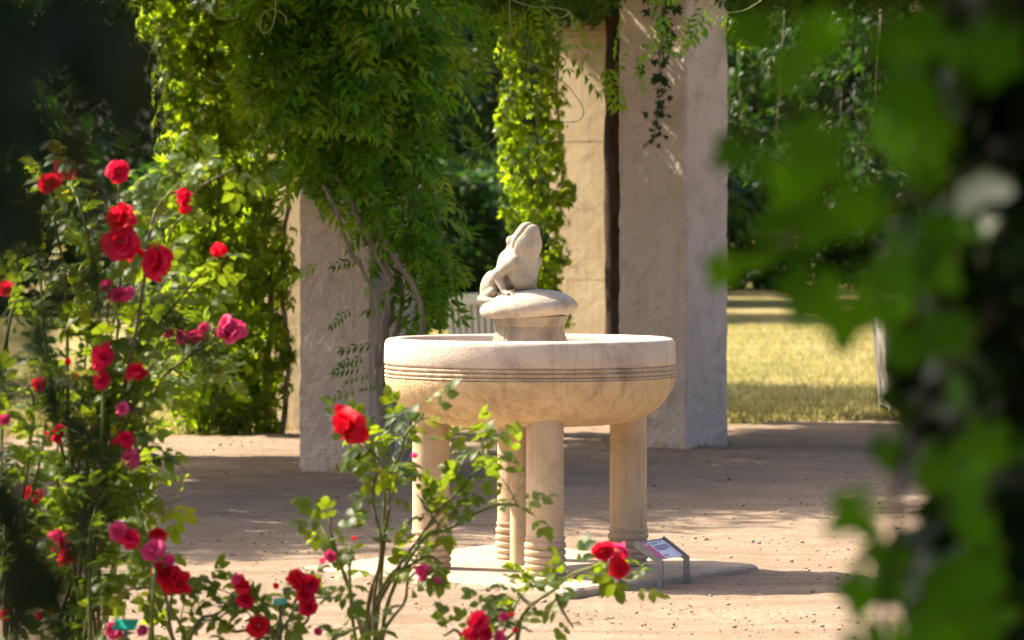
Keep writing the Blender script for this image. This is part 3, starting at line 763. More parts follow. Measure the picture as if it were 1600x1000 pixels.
Vw = FROG0 + FS * (Vf[:, :1] * fw + Vf[:, 1:2] * lf + Vf[:, 2:] * np.array([0, 0, 1.]))
frog = link('frog_statue', make_mesh('frog_statue', Vw, Ff, M['frog'], True))
props(frog, 'carved stone frog sitting on the cap of the fountain, snout raised', 'statue')

# ================================================================== SIGN
pl, pr = np.array([0.600, -0.77, 0.0]), np.array([0.733, -0.50, 0.0])
sg = thing('information_sign', 'small slanted steel sign with red and white panel beside the fountain', 'sign', tuple((pl + pr) / 2))
wv = (pr - pl) / np.linalg.norm(pr - pl); bv = np.array([-wv[1], wv[0], 0])       # wv across, bv towards the back of the panel
sv = bv * 0.125 + np.array([0, 0, 0.085])
for p in (pl, pr):
    mb = MB(); hw = 0.019
    bend = p + np.array([0, 0, 0.150]); end = bend + sv
    path = [p + np.array([0, 0, -0.05]), bend, end]
    tk = 0.006
    fo = bv
    V = []
    up = np.array([0, 0, 1.]); sn_ = sv / np.linalg.norm(sv); perp = np.cross(wv, sn_); perp /= np.linalg.norm(perp)
    mitre = perp + (-bv); mitre /= np.linalg.norm(mitre)
    for c_, dirn in ((path[0], -bv), (path[1], mitre), (path[2], perp)):
        dirn = dirn if np.dot(dirn, -bv) > -0.2 else -dirn
        for a_ in (-1, 1):
            for b_ in (-1, 1): V.append(c_ + dirn * a_ * hw * 0.8 + wv * b_ * tk)
    F = []
    for k_ in range(2):
        o_ = 4 * k_
        F += [(o_, o_ + 1, o_ + 5, o_ + 4), (o_ + 2, o_ + 6, o_ + 7, o_ + 3), (o_, o_ + 4, o_ + 6, o_ + 2), (o_ + 1, o_ + 3, o_ + 7, o_ + 5)]
    F += [(0, 2, 3, 1), (8, 9, 11, 10)]
    mb.add(V, F); mb.build('post', M['steel'], sg)
sn_ = sv / np.linalg.norm(sv); pn = np.cross(wv, sn_)
def panel(u0, u1, v0, v1, lift, th=0.004):
    o_ = pl + np.array([0, 0, 0.150]); L = np.linalg.norm(pr - pl); D = np.linalg.norm(sv)
    P = [o_ + wv * L * u + sn_ * D * v_ + pn * (lift + dz) for dz in (0, th) for u, v_ in ((u0, v0), (u1, v0), (u1, v1), (u0, v1))]
    m_ = MB(); m_.add(P, [(3, 2, 1, 0), (4, 5, 6, 7), (0, 1, 5, 4), (1, 2, 6, 5), (2, 3, 7, 6), (3, 0, 4, 7)]); return m_
panel(0.03, 0.97, 0.94, 1.0, -0.004, 0.008).build('top_rail', M['steel'], sg)
pnl = panel(0.06, 0.94, 0.10, 0.93, 0.0, 0.004).build('panel', M['signwhite'], sg)
link('red_band', panel(0.065, 0.30, 0.105, 0.925, 0.0045, 0.0012).mesh('red_band', M['signred']), pnl)
link('emblem', panel(0.11, 0.24, 0.72, 0.86, 0.0062, 0.0008).mesh('emblem', M['signpale']), pnl)
for i, (u0, u1, v_) in enumerate(((.36, .80, .86), (.36, .62, .80), (.36, .86, .70), (.36, .88, .65), (.36, .84, .60), (.36, .87, .55), (.36, .70, .50), (.36, .50, .24), (.36, .46, .19))):
    link('text_line', panel(u0, u1, v_ - 0.012, v_ + 0.012, 0.0045, 0.0008).mesh('text_line', M['signink']), pnl)

# ================================================================== PLANTERS
def planter(label, c_, wtop, wbot, hgt, mat, n_s, rz, legh=0.08):
    t = thing('slatted_planter', label, 'planter', tuple(c_), 'slatted planters')
    rot = Matrix.Translation(Vector(c_)) @ Matrix.Rotation(rz, 4, 'Z')
    for sd in range(4):
        rs = rot @ Matrix.Rotation(sd * math.pi / 2, 4, 'Z')
        for i in range(n_s):
            u = (i + .5) / n_s - .5; sw = wtop / n_s * 0.36
            mb = MB(); V = []
            for z_, w_ in ((legh, wbot), (hgt - 0.05, wtop)):
                for du in (-1, 1):
                    for dy in (0, 0.018): V.append(rs @ Vector((u * w_ + du * sw * w_ / wtop, -w_ / 2 + dy, z_)))
            mb.add(V, [(0, 1, 3, 2), (4, 6, 7, 5), (0, 2, 6, 4), (1, 5, 7, 3), (0, 4, 5, 1), (2, 3, 7, 6)])
            mb.build('slat', mat, t)
        mb = MB(); mb.box((0, 0, 0), (1, 1, 1), M4=rs @ Matrix.Translation((0, -wtop / 2 + .005, hgt - .05)) @ Matrix.Diagonal((wtop + .05, .05, .1, 1))); mb.build('top_rail', mat, t)
    ib = MB(); V = []
    for z_, w_ in ((legh + .02, wbot - .05), (hgt - .12, wtop - .07)):
        for a_, b_ in ((-1, -1), (1, -1), (1, 1), (-1, 1)): V.append(rot @ Vector((a_ * w_ / 2, b_ * w_ / 2, z_)))
    ib.add(V, [(3, 2, 1, 0), (4, 5, 6, 7), (0, 1, 5, 4), (1, 2, 6, 5), (2, 3, 7, 6), (3, 0, 4, 7)]); ib.build('liner', M['soil'], t)
    for a_, b_ in ((-1, -1), (1, -1), (1, 1), (-1, 1)):
        mb = MB(); mb.box((0, 0, 0), (1, 1, 1), M4=rot @ Matrix.Translation((a_ * wbot * .45, b_ * wbot * .45, legh / 2 + .002)) @ Matrix.Diagonal((.08, .08, legh, 1))); mb.build('foot', mat, t)
planter('cream slatted wooden planter behind the frog and the wisteria', K(0.013, 41.2), 1.0, 0.84, 1.0, M['cream'], 13, -R(31))
planter('grey-white slatted planter on the right behind the near leaves', K(3.64, 36.6), 0.86, 0.72, 1.02, M['greypaint'], 10, R(3), 0.10)

# ================================================================== VINES ON THE PILLARS
def tubes(parent, lines, rad, mat, name='stem', seg=7):
    for pts, (a_, b_) in zip(lines, rad):
        mb = MB(); cp = crom(pts, 6)
        rr_ = [a_ + (b_ - a_) * i / (len(cp) - 1) for i in range(len(cp))]
        cp = [np.array(p) + rng.normal(size=3) * a_ * .25 for p in cp]
        mb.tube(cp, rr_, seg); mb.build(name, mat, parent, True)

# wisteria on the near-left pillar
wz = 27.55
wt = thing('wisteria_vine', 'big wisteria with feathery leaves and twisted stems climbing the left pillar', 'vine', tuple(K(-0.75, 27.4)))
def bl(lst, z0, zr=0.0, k=None):
    out = []
    for (x, y, rx, ry, *dz) in lst:
        d_ = z0 + (dz[0] if dz else 0) + rng.uniform(-zr, zr); s_ = d_ / FPX
        out.append((W(x, y, d_), (rx * s_, (rx + ry) / 2 * s_ * .9, ry * s_)))
    return out
wl = [(420, 40, 52, 60, .1), (490, 30, 70, 62, 0), (570, 40, 75, 62, -.1), (640, 30, 58, 55, .1), (430, 120, 44, 52, .2), (478, 160, 48, 55, -.1), (545, 140, 62, 60, -.2), (610, 150, 58, 60, -.1), (655, 130, 40, 62, .2),
      (530, 220, 48, 50, -.1), (590, 240, 58, 60, -.2), (640, 240, 44, 56, 0), (560, 290, 38, 36, 0), (620, 320, 56, 50, -.2), (668, 310, 38, 56, .1), (600, 360, 26, 36, -.1), (655, 385, 50, 48, -.1), (690, 400, 38, 56, .1),
      (640, 440, 38, 46, 0), (680, 470, 40, 44, 0), (700, 440, 28, 40, .1), (590, 470, 20, 26, 0), (605, 520, 20, 24, .1), (500, 300, 22, 20, -.1), (390, 90, 40, 70, .5), (470, 250, 34, 44, .2), (505, 100, 50, 50, -.3), (450, 20, 60, 50, .5), (550, 20, 70, 50, .45), (630, 60, 40, 60, .4), (600, 200, 50, 70, .3), (530, 180, 50, 60, .35), (450, 200, 40, 60, .5), (420, 250, 36, 50, .5), (570, 330, 20, 24, -.1), (600, 90, 60, 50, -.25), (520, -20, 70, 40, -.1), (600, -20, 70, 40, -.15), (650, 0, 50, 40, -.1), (430, -10, 60, 40, 0), (560, 10, 60, 40, -.3)]
Rm, T, S = blob_leaves([(c_, tuple(np.array(r_) * .8)) for c_, r_ in bl(wl, wz, .08)], 88, (0.32, 0.48), 0.6, 0.9, 0.5, (0.3, 1.15))
tip = T + Rm[:, :, 1] * S[:, None] * .8
tx_, ty_, _d = project(tip); ox_, oy_, _d = project(T)
lim = np.interp(ty_, [0, 120, 200, 300, 420, 460, 520], [740, 715, 700, 725, 735, 712, 705]); lo_ = np.interp(np.maximum(ty_, oy_), [0, 240, 300, 330, 420, 520, 600], [340, 380, 455, 512, 555, 580, 585])
ok = ~((ty_ > 320) & (tx_ < 655) & (rng.rand(len(tx_)) < .5)) & ~((np.abs(tx_ - 646) < 14) & (ty_ > 80) & (ty_ < 320) & (rng.rand(len(tx_)) < .65)) & (tx_ < lim) & (ox_ < lim) & (tx_ > lo_) & (ty_ < 545)
Rm, T, S = Rm[ok], T[ok], S[ok]
ex_ = [(505, 412, .30), (575, 405, .26), (555, 480, .22), (570, 575, .22), (565, 610, .24), (585, 585, .2), (580, 640, .22), (610, 600, .2), (600, 640, .22), (575, 560, .2), (590, 540, .25)]
T2 = np.array([W(x, y, wz - .1) for x, y, _ in ex_]); A2 = np.array([[-1 + .5 * rng.normal(), -.2, -.25 + .2 * rng.normal()] for _ in ex_]); R2 = frames(A2, np.tile([0, -.7, .7], (len(ex_), 1)) + rng.normal(size=(len(ex_), 3)) * .2)
leaves(wt, SH_WIS, np.concatenate([R2, Rm]), np.vstack([T2, T]), np.concatenate([[e[2] for e in ex_], S]), M['wisteria'], 300)
def PX(lst, z0): return [W(x, y, z0 + (d[0] if d else 0)) for (x, y, *d) in lst]
st = [PX([(575, 300, .1), (588, 335), (600, 375), (620, 410), (645, 445), (658, 480), (661, 522), (655, 600), (640, 690), (620, 765)], wz - .38),
      PX([(505, 290, .1), (525, 330), (545, 390), (565, 420), (585, 460), (592, 510), (588, 560), (592, 620), (600, 680), (606, 765)], wz - .36),
      PX([(530, 280, .1), (550, 320), (590, 400), (612, 440), (605, 480), (598, 540), (590, 600), (600, 690), (600, 765)], wz - .28),
      PX([(640, 250, .1), (648, 330), (640, 380), (620, 430), (606, 500), (600, 600), (606, 765)], wz + .05),
      PX([(560, 180, .1), (556, 260), (572, 330), (600, 400), (628, 450), (618, 560), (612, 765)], wz + .02)]
tubes(wt, st, [(.017, .020), (.013, .016), (.016, .022), (.016, .024), (.012, .018)], M['bark'])

# creeper on the far-left pillar: bright outer side
t = thing('virginia_creeper', 'tall creeper column with sunlit left edge behind the red roses', 'vine', tuple(kB * np.array([1, 1, 0])))
cz = 33.0
cl = [(250, 10, 50, 60), (285, 60, 50, 60), (280, 130, 42, 60), (282, 200, 40, 60), (285, 270, 42, 60), (290, 340, 46, 60), (300, 410, 50, 60), (300, 480, 50, 60), (300, 550, 48, 60), (305, 620, 48, 55), (330, 660, 60, 36),
      (340, 60, 50, 70), (340, 160, 50, 70), (345, 260, 52, 70), (350, 350, 54, 70), (360, 440, 56, 70), (370, 530, 56, 70), (370, 610, 58, 66), (400, 655, 50, 40), (420, 590, 40, 60), (420, 480, 36, 70), (415, 380, 44, 70), (410, 280, 44, 70), (400, 180, 40, 60), (400, 90, 40, 60), (440, 420, 24, 40), (445, 545, 18, 40)]
Rm, T, S = blob_leaves([(c_, tuple(np.array(r_) * .92)) for c_, r_ in bl(cl, cz, .12)], 170, (0.07, 0.15), 0.9, 0.5, 0.5, (0.5, 1.2))
leaves(t, SH_CRE, Rm, T, S, M['creeper'], 300)
tubes(t, [PX([(420, 700), (415, 600), (425, 480), (410, 350), (415, 200), (400, 60), (395, -60)], cz + .1), PX([(440, 700), (450, 560), (440, 430), (450, 300), (440, 100), (440, -60)], cz + .1), PX([(330, 696), (340, 560), (330, 420), (345, 300), (335, 120), (340, -40)], cz)], [(.03, .015), (.025, .012), (.02, .012)], M['bark'])

# creeper on the block pillar behind the frog
t = thing('virginia_creeper', 'narrow backlit creeper hanging down the block pillar behind the frog', 'vine', tuple(kC * np.array([1, 1, 0])))
cz = 35.6
cl = [(800, 20, 44, 40), (845, 20, 40, 44), (800, 80, 34, 46), (812, 150, 36, 50), (806, 220, 34, 50), (812, 290, 34, 50), (818, 350, 34, 46), (830, 410, 32, 46), (845, 460, 30, 40), (856, 510, 26, 44), (868, 560, 24, 40),
      (855, 90, 36, 56), (860, 170, 36, 56), (858, 250, 34, 56), (862, 330, 32, 52), (866, 400, 26, 46), (868, 470, 22, 40), (888, 300, 18, 30), (892, 500, 12, 16), (786, 190, 16, 30), (784, 330, 14, 12), (790, 260, 14, 20)]
Rm, T, S = blob_leaves([(c_, tuple(np.array(r_) * .8)) for c_, r_ in bl(cl, cz, .1)], 185, (0.065, 0.13), 1.0, 0.5, 0.5, (0.5, 1.2))
leaves(t, SH_CRE, Rm, T, S, M['creeper'], 300)
tubes(t, [PX([(880, 640), (872, 520), (868, 400), (880, 280), (870, 150), (880, 0), (880, -40)], cz + .15), PX([(860, 640), (850, 500), (846, 380), (838, 250), (846, 120), (850, -40)], cz + .05)], [(.02, .012), (.02, .012)], M['bark'])

# dark trunk standing against the block pillar
mb = MB(); cp = crom(PX([(958, 690), (959, 560), (960, 420), (958, 280), (960, 150), (961, 40), (962, -60)], 35.2), 6)
mb.tube([np.array(p) + rng.normal(size=3) * .003 for p in cp], [.082 + .006 * math.sin(i * 1.3) for i in range(len(cp))], 12)
props(link('old_vine_trunk', mb.mesh('old_vine_trunk', M['darkbark'], True)), 'straight dark trunk between the block pillar and the bare plaster pillar', 'trunk')

# thin dark strand hanging before the bare pillar
t = thing('creeper_strand', 'thin dark strand of creeper hanging in front of the bare pillar', 'vine', tuple(W(1030, -40, 30.4)))
line = PX([(1042, -60), (1038, 0), (1040, 40), (1030, 90), (1034, 130), (1026, 170), (1024, 205), (1020, 232)], 30.4)
tubes(t, [line], [(.008, .003)], M['bark'], seg=5)
cp = crom(line, 12); k_ = 62
idx = np.minimum((np.linspace(0, 1, k_) ** .9 * (len(cp) - 1)).astype(int), len(cp) - 1)
T = np.array([cp[i] for i in idx]) + rng.normal(size=(k_, 3)) * np.array([.045, .045, .02]); S = np.linspace(.13, .05, k_) * rng.uniform(.8, 1.2, k_)
A = rng.normal(size=(k_, 3)) * .7 + np.array([0, 0, -.9]); Nn = np.tile([0, -1, .3], (k_, 1)) + rng.normal(size=(k_, 3)) * .5
leaves(t, SH_CRE, frames(A, Nn), T, S, M['ivydark_shade'], 300)

# wisteria sprays hanging from the pergola edge over the middle and right
t = thing('wisteria_sprays', 'loose wisteria sprays and curly tendrils hanging at the top centre', 'vine', tuple(W(800, -80, 29.5)))
wl = [(680, 20, 40, 34, 0), (720, 60, 34, 30, .3), (690, 110, 30, 30, .2), (740, 20, 50, 36, .4), (800, 10, 50, 30, .3), (850, 5, 40, 30, 0), (860, 80, 26, 26, .2), (700, 190, 24, 30, 0), (690, 250, 26, 36, 0), (755, 110, 16, 40, .4), (930, 95, 20, 14, 0), (1000, 8, 30, 18, 0), (1080, 5, 40, 20, 0), (1120, 25, 22, 20, 0), (985, 70, 14, 12, .2)]
Rm, T, S = blob_leaves([(c_, tuple(np.array(r_) * .8)) for c_, r_ in bl(wl, 28.9, .15)], 40, (0.28, 0.42), 0.5, 0.9, 0.45, (0.5, 1.15))
leaves(t, SH_WIS, Rm, T, S, M['wisteria'], 260)
tdl = [[(795, -20), (797, 60), (795, 130), (790, 190), (765, 222), (735, 232), (715, 216)], [(800, 0), (830, 10), (865, 12), (888, 18), (876, 28), (860, 20), (850, 5), (856, -15)], [(890, 18), (893, 40), (884, 70), (886, 90), (878, 94)],
       [(808, 92), (850, 108), (880, 128), (900, 150), (912, 175), (900, 190), (870, 188), (845, 172), (836, 155)], [(1190, 0), (1165, 16), (1130, 20), (1112, 14), (1108, 6), (1116, 4), (1124, 16), (1118, 34), (1110, 48)], [(560, -10), (568, 14), (548, 22), (520, 14), (500, 0), (480, -12)]]
tubes(t, [PX(l, 28.6) for l in tdl], [(.0045, .003)] * len(tdl), M['tendril'], 'tendril', 5)
t = thing('wisteria_tendrils', 'pale curly tendrils looping over the dark foliage at the upper left', 'vine', tuple(W(430, -60, 27.0)))
tdl = [[(430, -10), (430, 20), (425, 42), (412, 52), (406, 40), (412, 20), (430, 15), (445, 25), (448, 40)], [(318, -5), (330, 20), (350, 30), (372, 26)], [(290, 122), (305, 112), (318, 118), (330, 128), (345, 132)], [(205, 62), (222, 72), (232, 84), (230, 100), (228, 125), (226, 150)], [(230, 145), (262, 146), (285, 142)]]
tubes(t, [PX(l, 26.9) for l in tdl], [(.004, .003)] * len(tdl), M['tendril'], 'tendril', 5)
# dangling growth right of the bare pillar, beyond it
t = thing('hanging_vine', 'leafy vine hanging in the opening right of the bare pillar', 'vine', tuple(W(1200, -60, 38)))
wl = [(1150, 20, 30, 50), (1165, 90, 26, 60), (1155, 170, 24, 50), (1160, 240, 20, 40), (1200, 30, 40, 40), (1260, 20, 40, 40), (1320, 60, 50, 50), (1220, 100, 30, 40), (1280, 130, 40, 40), (1350, 150, 40, 60), (1210, 200, 26, 30), (1310, 220, 30, 40), (1380, 260, 36, 50), (1270, 235, 18, 30), (1360, 220, 20, 60)]
Rm, T, S = blob_leaves(bl(wl, 38, .6), 55, (0.10, 0.18), 0.8, 0.6, 0.5, (0.4, 1.15))
leaves(t, SH_CRE, Rm, T, S, M['tree'], 200)
tubes(t, [PX([(1150, -60), (1155, 100), (1160, 260)], 38), PX([(1320, -60), (1316, 120), (1310, 230)], 38), PX([(1380, -60), (1372, 100), (1366, 180), (1350, 250)], 38), PX([(1230, -60), (1222, 100), (1212, 220)], 38)], [(.012, .005)] * 4, M['bark'])

# ================================================================== ROSES
def bloom_mesh(seed, mat, full=1.0):
    r = np.random.RandomState(seed); parts = []
    layers = [(4, 0.20, 74, 0.60), (5, 0.30, 58, 0.74), (5, 0.38, 40, 0.84), (6, 0.44, 18, 0.95), (5, 0.46, -8, 1.0)]
    for li, (k_, base_r, elev, l) in enumerate(layers):
        l = l * full
        for i in range(k_):
            a_ = 2 * math.pi * (i + .5 * (li % 2)) / k_ + r.uniform(-.2, .2); el_ = R(elev + r.uniform(-22, 22)); l = layers[li][3] * full * r.uniform(.75, 1.15)
            V = []; nu, nv_ = 4, 3
            for v_ in range(nv_ + 1):
                t_ = v_ / nv_
                for u in range(nu + 1):
                    s_ = u / nu * 2 - 1
                    wd = l * 0.52 * (0.25 + 1.0 * math.sin(math.pi * (0.12 + 0.62 * t_))) 
                    curl = el_ - R(55) * max(0, t_ - .55) * (1.2 if li > 1 else .4)
                    x = s_ * wd; rad = base_r * .25 + l * .75 * t_ * math.cos(curl) - 0.10 * s_ * s_
                    z = -0.16 + l * .75 * t_ * math.sin(curl) + 0.12 * s_ * s_ * (t_) + (0.12 * r.normal() if v_ == nv_ else 0.03 * r.normal())
                    V.append((x * math.cos(a_) - rad * math.sin(a_), x * math.sin(a_) + rad * math.cos(a_), z))
            F = []
            for v_ in range(nv_):
                for u in range(nu):
                    q = v_ * (nu + 1) + u; F += [(q, q + 1, q + nu + 2), (q, q + nu + 2, q + nu + 1)]
            parts.append((np.array(V), np.array(F)))
    V, F = combine(parts)
    return make_mesh('bloom', V, F, mat, True)
def bud_mesh(seed, mat):
    r = np.random.RandomState(seed); parts = []
    for i in range(5):
        v, f = leaflet(1.3, .75, .16, -.05); v = v.copy(); v[:, 1], v[:, 2] = v[:, 2] * 1.0, v[:, 1].copy() - .5
        parts.append(xf((v + np.array([0, .22, 0]), f), 2 * math.pi * i / 5))
    V, F = combine(parts); return make_mesh('bud', V, F, mat, True)
BLOOM = {'r': [bloom_mesh(i, M['red']) for i in range(4)], 'p': [bloom_mesh(10 + i, M['pink']) for i in range(3)], 'b': [bud_mesh(30, M['pink'])], 'v': [bud_mesh(31, M['red'])]}
SEP = make_mesh('sepals', *combine([xf(leaflet(.6, .3, .05, .3), 2 * math.pi * i / 5, (0, 0, -.22)) for i in range(5)]), M['rose_leaf'])
CAMDIR = np.array([0, -1., 0.25])

def rose_bush(label, base_px, depth, canes, blooms, seed, leaf_size=(0.09, 0.14), spacing=0.044, twig=0.2, most=290, rad=(.008, .0035)):
    r = np.random.RandomState(seed)
    b0 = W(base_px, 1000, depth); b0[2] = 0
    t = thing('rose_bush', label, 'rose bush', tuple(b0), 'rose bushes in the bed')
    T, A, Nn, S = [], [], [], []
    def leafing(cp, start, sp):
        L = 0; last = 0
        for i in range(1, len(cp)):
            seg = np.array(cp[i]) - np.array(cp[i - 1]); L += np.linalg.norm(seg)
            if i / len(cp) < start: continue
            if L - last > sp * r.uniform(.6, 1.5):
                last = L; dd = seg / (np.linalg.norm(seg) + 1e-9)
                side = np.cross(dd, r.normal(size=3)); side /= np.linalg.norm(side) + 1e-9
                T.append(np.array(cp[i])); A.append(side + dd * .5 + np.array([0, 0, .05]) + r.normal(size=3) * .2); Nn.append(np.array([-.1, -.35, 1.]) + r.normal(size=3) * .45); S.append(r.uniform(*leaf_size))
    for ci, cn in enumerate(canes):
        opt = {}
        if isinstance(cn, tuple): cn, opt = cn
        pts = [W(x + r.normal() * 5, y + r.normal() * 3, depth + (d[0] if d else 0) + .09 * r.normal()) for (x, y, *d) in cn]
        if opt.get('root', True): pts = [b0 + np.array([r.normal() * .13, r.normal() * .13, -.03])] + pts
        cp = crom(pts, 8)
        sc_ = opt.get('r', 1.0)
        mb = MB(); mb.tube(cp, list(np.linspace(rad[0] * sc_, rad[1], len(cp))), 6); mb.build('cane', M['greencane'] if r.rand() < .6 else M['cane'], t, True)
        leafing(cp, opt.get('start', .08), opt.get('sp', spacing))
        tw = opt.get('twig', twig) * .42
        for i in range(int(len(cp) * .35), len(cp) - 1):
            if r.rand() < tw:
                l = r.uniform(.06, .15); d_ = r.normal(size=3) * np.array([1, 1, .6]) + np.array([0, 0, .7]); d_ /= np.linalg.norm(d_)
                p0 = np.array(cp[i]); tp = crom([p0, p0 + d_ * l * .5 + r.normal(size=3) * .01, p0 + d_ * l], 4)
                mb = MB(); mb.tube(tp, list(np.linspace(.0032, .0018, len(tp))), 5); mb.build('twig', M['greencane'], t, True)
                leafing(tp, .15, spacing)
    for (x, y, size, kind, *d) in blooms:
        dz = d[0] if d else -.16
        p = W(x, y, depth + dz); s_ = size / 2 * depth / FPX
        nrm = np.array([r.normal() * .5, -1.0, .75 + r.normal() * .35]) if kind in 'rp' else np.array([r.normal() * .3, -.2, 1.])
        fr = frames(r.normal(size=(1, 3)), nrm[None])[0]
        o_ = link('bloom', BLOOM[kind][r.randint(len(BLOOM[kind]))], t, to4(fr @ np.diag([r.uniform(.85, 1.15), r.uniform(.75, 1.05), r.uniform(.8, 1.1)]), p, s_ * (1.25 if kind in 'rp' else 1.15)))
        sp_ = bpy.data.objects.new('sepals', SEP); C.objects.link(sp_); sp_.parent = o_
    T, A, Nn, S = map(np.array, (T, A, Nn, S))
    leaves(t, SH_ROSE, frames(A, Nn), T, S, M['rose_leaf'], most)
    return t

rose_bush('upright rose bush with one large red bloom in front of the fountain columns', 575, 14.2,
          [([(568, 1000), (580, 930), (600, 880), (604, 830), (609, 790), (605, 735), (590, 705), (560, 690), (545, 668)], {'start': .55, 'r': 1.2}),
           ([(575, 1000), (620, 900), (655, 850), (690, 800), (730, 755), (752, 715), (762, 700)], {'start': .55, 'twig': .6}),
           ([(600, 960), (650, 850), (700, 830), (750, 802), (790, 785), (826, 798)], {'start': .62, 'twig': .55}),
           ([(560, 985), (540, 915), (520, 860), (498, 812)], {'twig': .25}), ([(556, 960), (530, 890), (515, 830), (512, 806)], {'start': .7, 'twig': .15}),
           ([(600, 990), (630, 945), (648, 905), (660, 885)], {'start': .5, 'twig': .2}), ([(590, 930), (640, 880), (672, 870), (686, 905)], {'start': .5, 'twig': .2}),
           ([(585, 960), (590, 850), (588, 780), (592, 735), (590, 710)], {'start': .7, 'twig': .3}), ([(600, 900), (607, 760), (630, 705), (645, 675), (652, 650)], {'start': .55, 'twig': .5}),
           ([(560, 1000), (548, 900), (552, 848)], {'start': .9, 'twig': 0})],
          [(541, 664, 62, 'r'), (648, 712, 15, 'b'), (516, 868, 20, 'p'), (504, 877, 15, 'b'), (659, 893, 28, 'p'), (684, 910, 22, 'b'), (553, 842, 11, 'v')], 5)
rose_bush('tall rose bush full of red blooms at the left, tallest in the bed', 130, 14.0,
          [[(150, 900), (170, 700), (180, 500), (190, 380), (187, 280)], [(120, 900), (110, 650), (100, 450), (90, 350), (85, 300)], [(140, 900), (160, 600), (140, 420), (120, 320), (104, 275)],
           [(150, 850), (200, 600), (240, 450), (270, 360), (292, 330)], [(160, 850), (220, 560), (290, 460), (340, 405)], [(140, 800), (190, 640), (160, 570)], [(150, 800), (200, 650), (213, 590)], [(145, 850), (180, 760), (200, 720)],
           [(110, 850), (90, 750), (88, 690)], [(120, 900), (130, 760), (110, 640), (105, 570)], [(130, 800), (150, 640), (190, 470)], [(130, 850), (140, 700), (165, 600), (170, 450)], [(140, 900), (165, 800), (215, 760), (225, 780)],
           [(120, 900), (150, 780), (130, 680), (140, 560), (150, 470)], [(150, 880), (185, 700), (215, 640), (220, 690)], [(200, 560), (250, 330), (310, 290), (370, 262)], [(120, 900), (80, 640), (60, 420), (40, 290)]],
          [(103, 262, 36, 'r', .2), (76, 288, 32, 'r'), (92, 287, 18, 'v'), (187, 267, 38, 'r'), (292, 308, 28, 'r'), (290, 328, 28, 'v'), (342, 394, 42, 'v', .1), (187, 340, 54, 'r'), (190, 378, 58, 'r'), (214, 398, 40, 'r', .1), (243, 408, 56, 'r'), (165, 443, 22, 'p'), (186, 462, 32, 'p'), (200, 455, 22, 'p'),
           (162, 556, 44, 'r'), (213, 578, 34, 'r'), (160, 594, 28, 'r'), (106, 566, 16, 'v'), (88, 682, 34, 'r'), (50, 770, 32, 'r'), (190, 638, 22, 'p'), (203, 714, 32, 'p'), (196, 685, 28, 'r'), (98, 845, 40, 'p'), (102, 870, 26, 'r'), (178, 690, 18, 'v'), (120, 590, 18, 'v')], 6, most=300, twig=.5, spacing=.036)
rose_bush('arching rose bush with a cluster of pale pink blooms at left centre', 235, 14.6,
          [[(225, 900), (215, 760), (240, 620), (290, 560), (340, 530), (362, 518)], [(225, 900), (205, 800), (230, 640), (265, 560), (280, 530)], [(230, 900), (200, 720), (240, 600), (250, 560)], [(220, 640), (240, 560), (260, 500), (270, 470)], [(230, 620), (300, 590), (330, 560)]],
          [(352, 505, 30, 'p'), (372, 512, 30, 'p'), (362, 522, 30, 'p'), (350, 518, 24, 'p'), (384, 522, 14, 'b'), (304, 524, 30, 'p'), (282, 526, 24, 'p'), (264, 522, 18, 'p'), (318, 512, 20, 'p')], 7, twig=.45)
rose_bush('rose bush with few blooms at the very left edge', 5, 13.6,
          [[(0, 900), (10, 700), (5, 500), (15, 430)], [(20, 900), (40, 760), (50, 640), (40, 600)], [(-20, 900), (-10, 600), (20, 440), (30, 400)], [(10, 900), (40, 820), (50, 720), (60, 660)], [(0, 950), (30, 900), (20, 820), (0, 760)], [(20, 950), (60, 860), (70, 780)]],
          [(12, 453, 26, 'r'), (58, 600, 22, 'r'), (8, 655, 18, 'p'), (62, 965, 20, 'v'), (8, 962, 20, 'r')], 8, twig=.5)
rose_bush('low rose stems with a diagonal row of red blooms, lower left', 280, 13.8,
          [([(270, 1000), (258, 930), (244, 890), (232, 862), (205, 845)], {'start': .5, 'twig': .08}), ([(282, 1000), (270, 950), (262, 920)], {'start': .6, 'twig': .1}), ([(245, 920), (236, 880), (240, 850)], {'start': .6, 'twig': .05}), ([(180, 990), (160, 960), (190, 920), (235, 925)], {'start': .5, 'twig': .2, 'root': False}), ([(300, 990), (340, 960), (380, 930)], {'start': .4, 'twig': .2})],
          [(183, 830, 30, 'p'), (203, 838, 34, 'r'), (248, 834, 26, 'r', .05), (238, 858, 38, 'p'), (262, 874, 26, 'p'), (258, 894, 40, 'r'), (278, 908, 44, 'r'), (294, 922, 22, 'v'), (176, 985, 30, 'p'), (224, 985, 18, 'p'), (262, 912, 30, 'r')], 9, spacing=.05)
rose_bush('low rose bush with bright red blooms beside the right-hand green tag', 430, 13.9,
          [([(420, 1000), (400, 960), (382, 930)], {'start': .6}), ([(430, 1000), (410, 985)], {'start': .6}), ([(450, 1000), (460, 960), (470, 925)], {'start': .6}), ([(460, 1000), (480, 970), (490, 930)], {'start': .6}), ([(400, 1000), (360, 985), (340, 960)], {'start': .6}), ([(500, 1010), (540, 990), (570, 970)], {'start': .6})],
          [(380, 914, 30, 'r'), (384, 936, 30, 'r'), (404, 977, 34, 'r'), (462, 908, 42, 'r'), (486, 912, 40, 'r'), (480, 950, 32, 'r'), (432, 916, 16, 'v'), (476, 930, 30, 'r'), (495, 988, 16, 'p'), (370, 905, 22, 'p')], 10, twig=.25, spacing=.05)
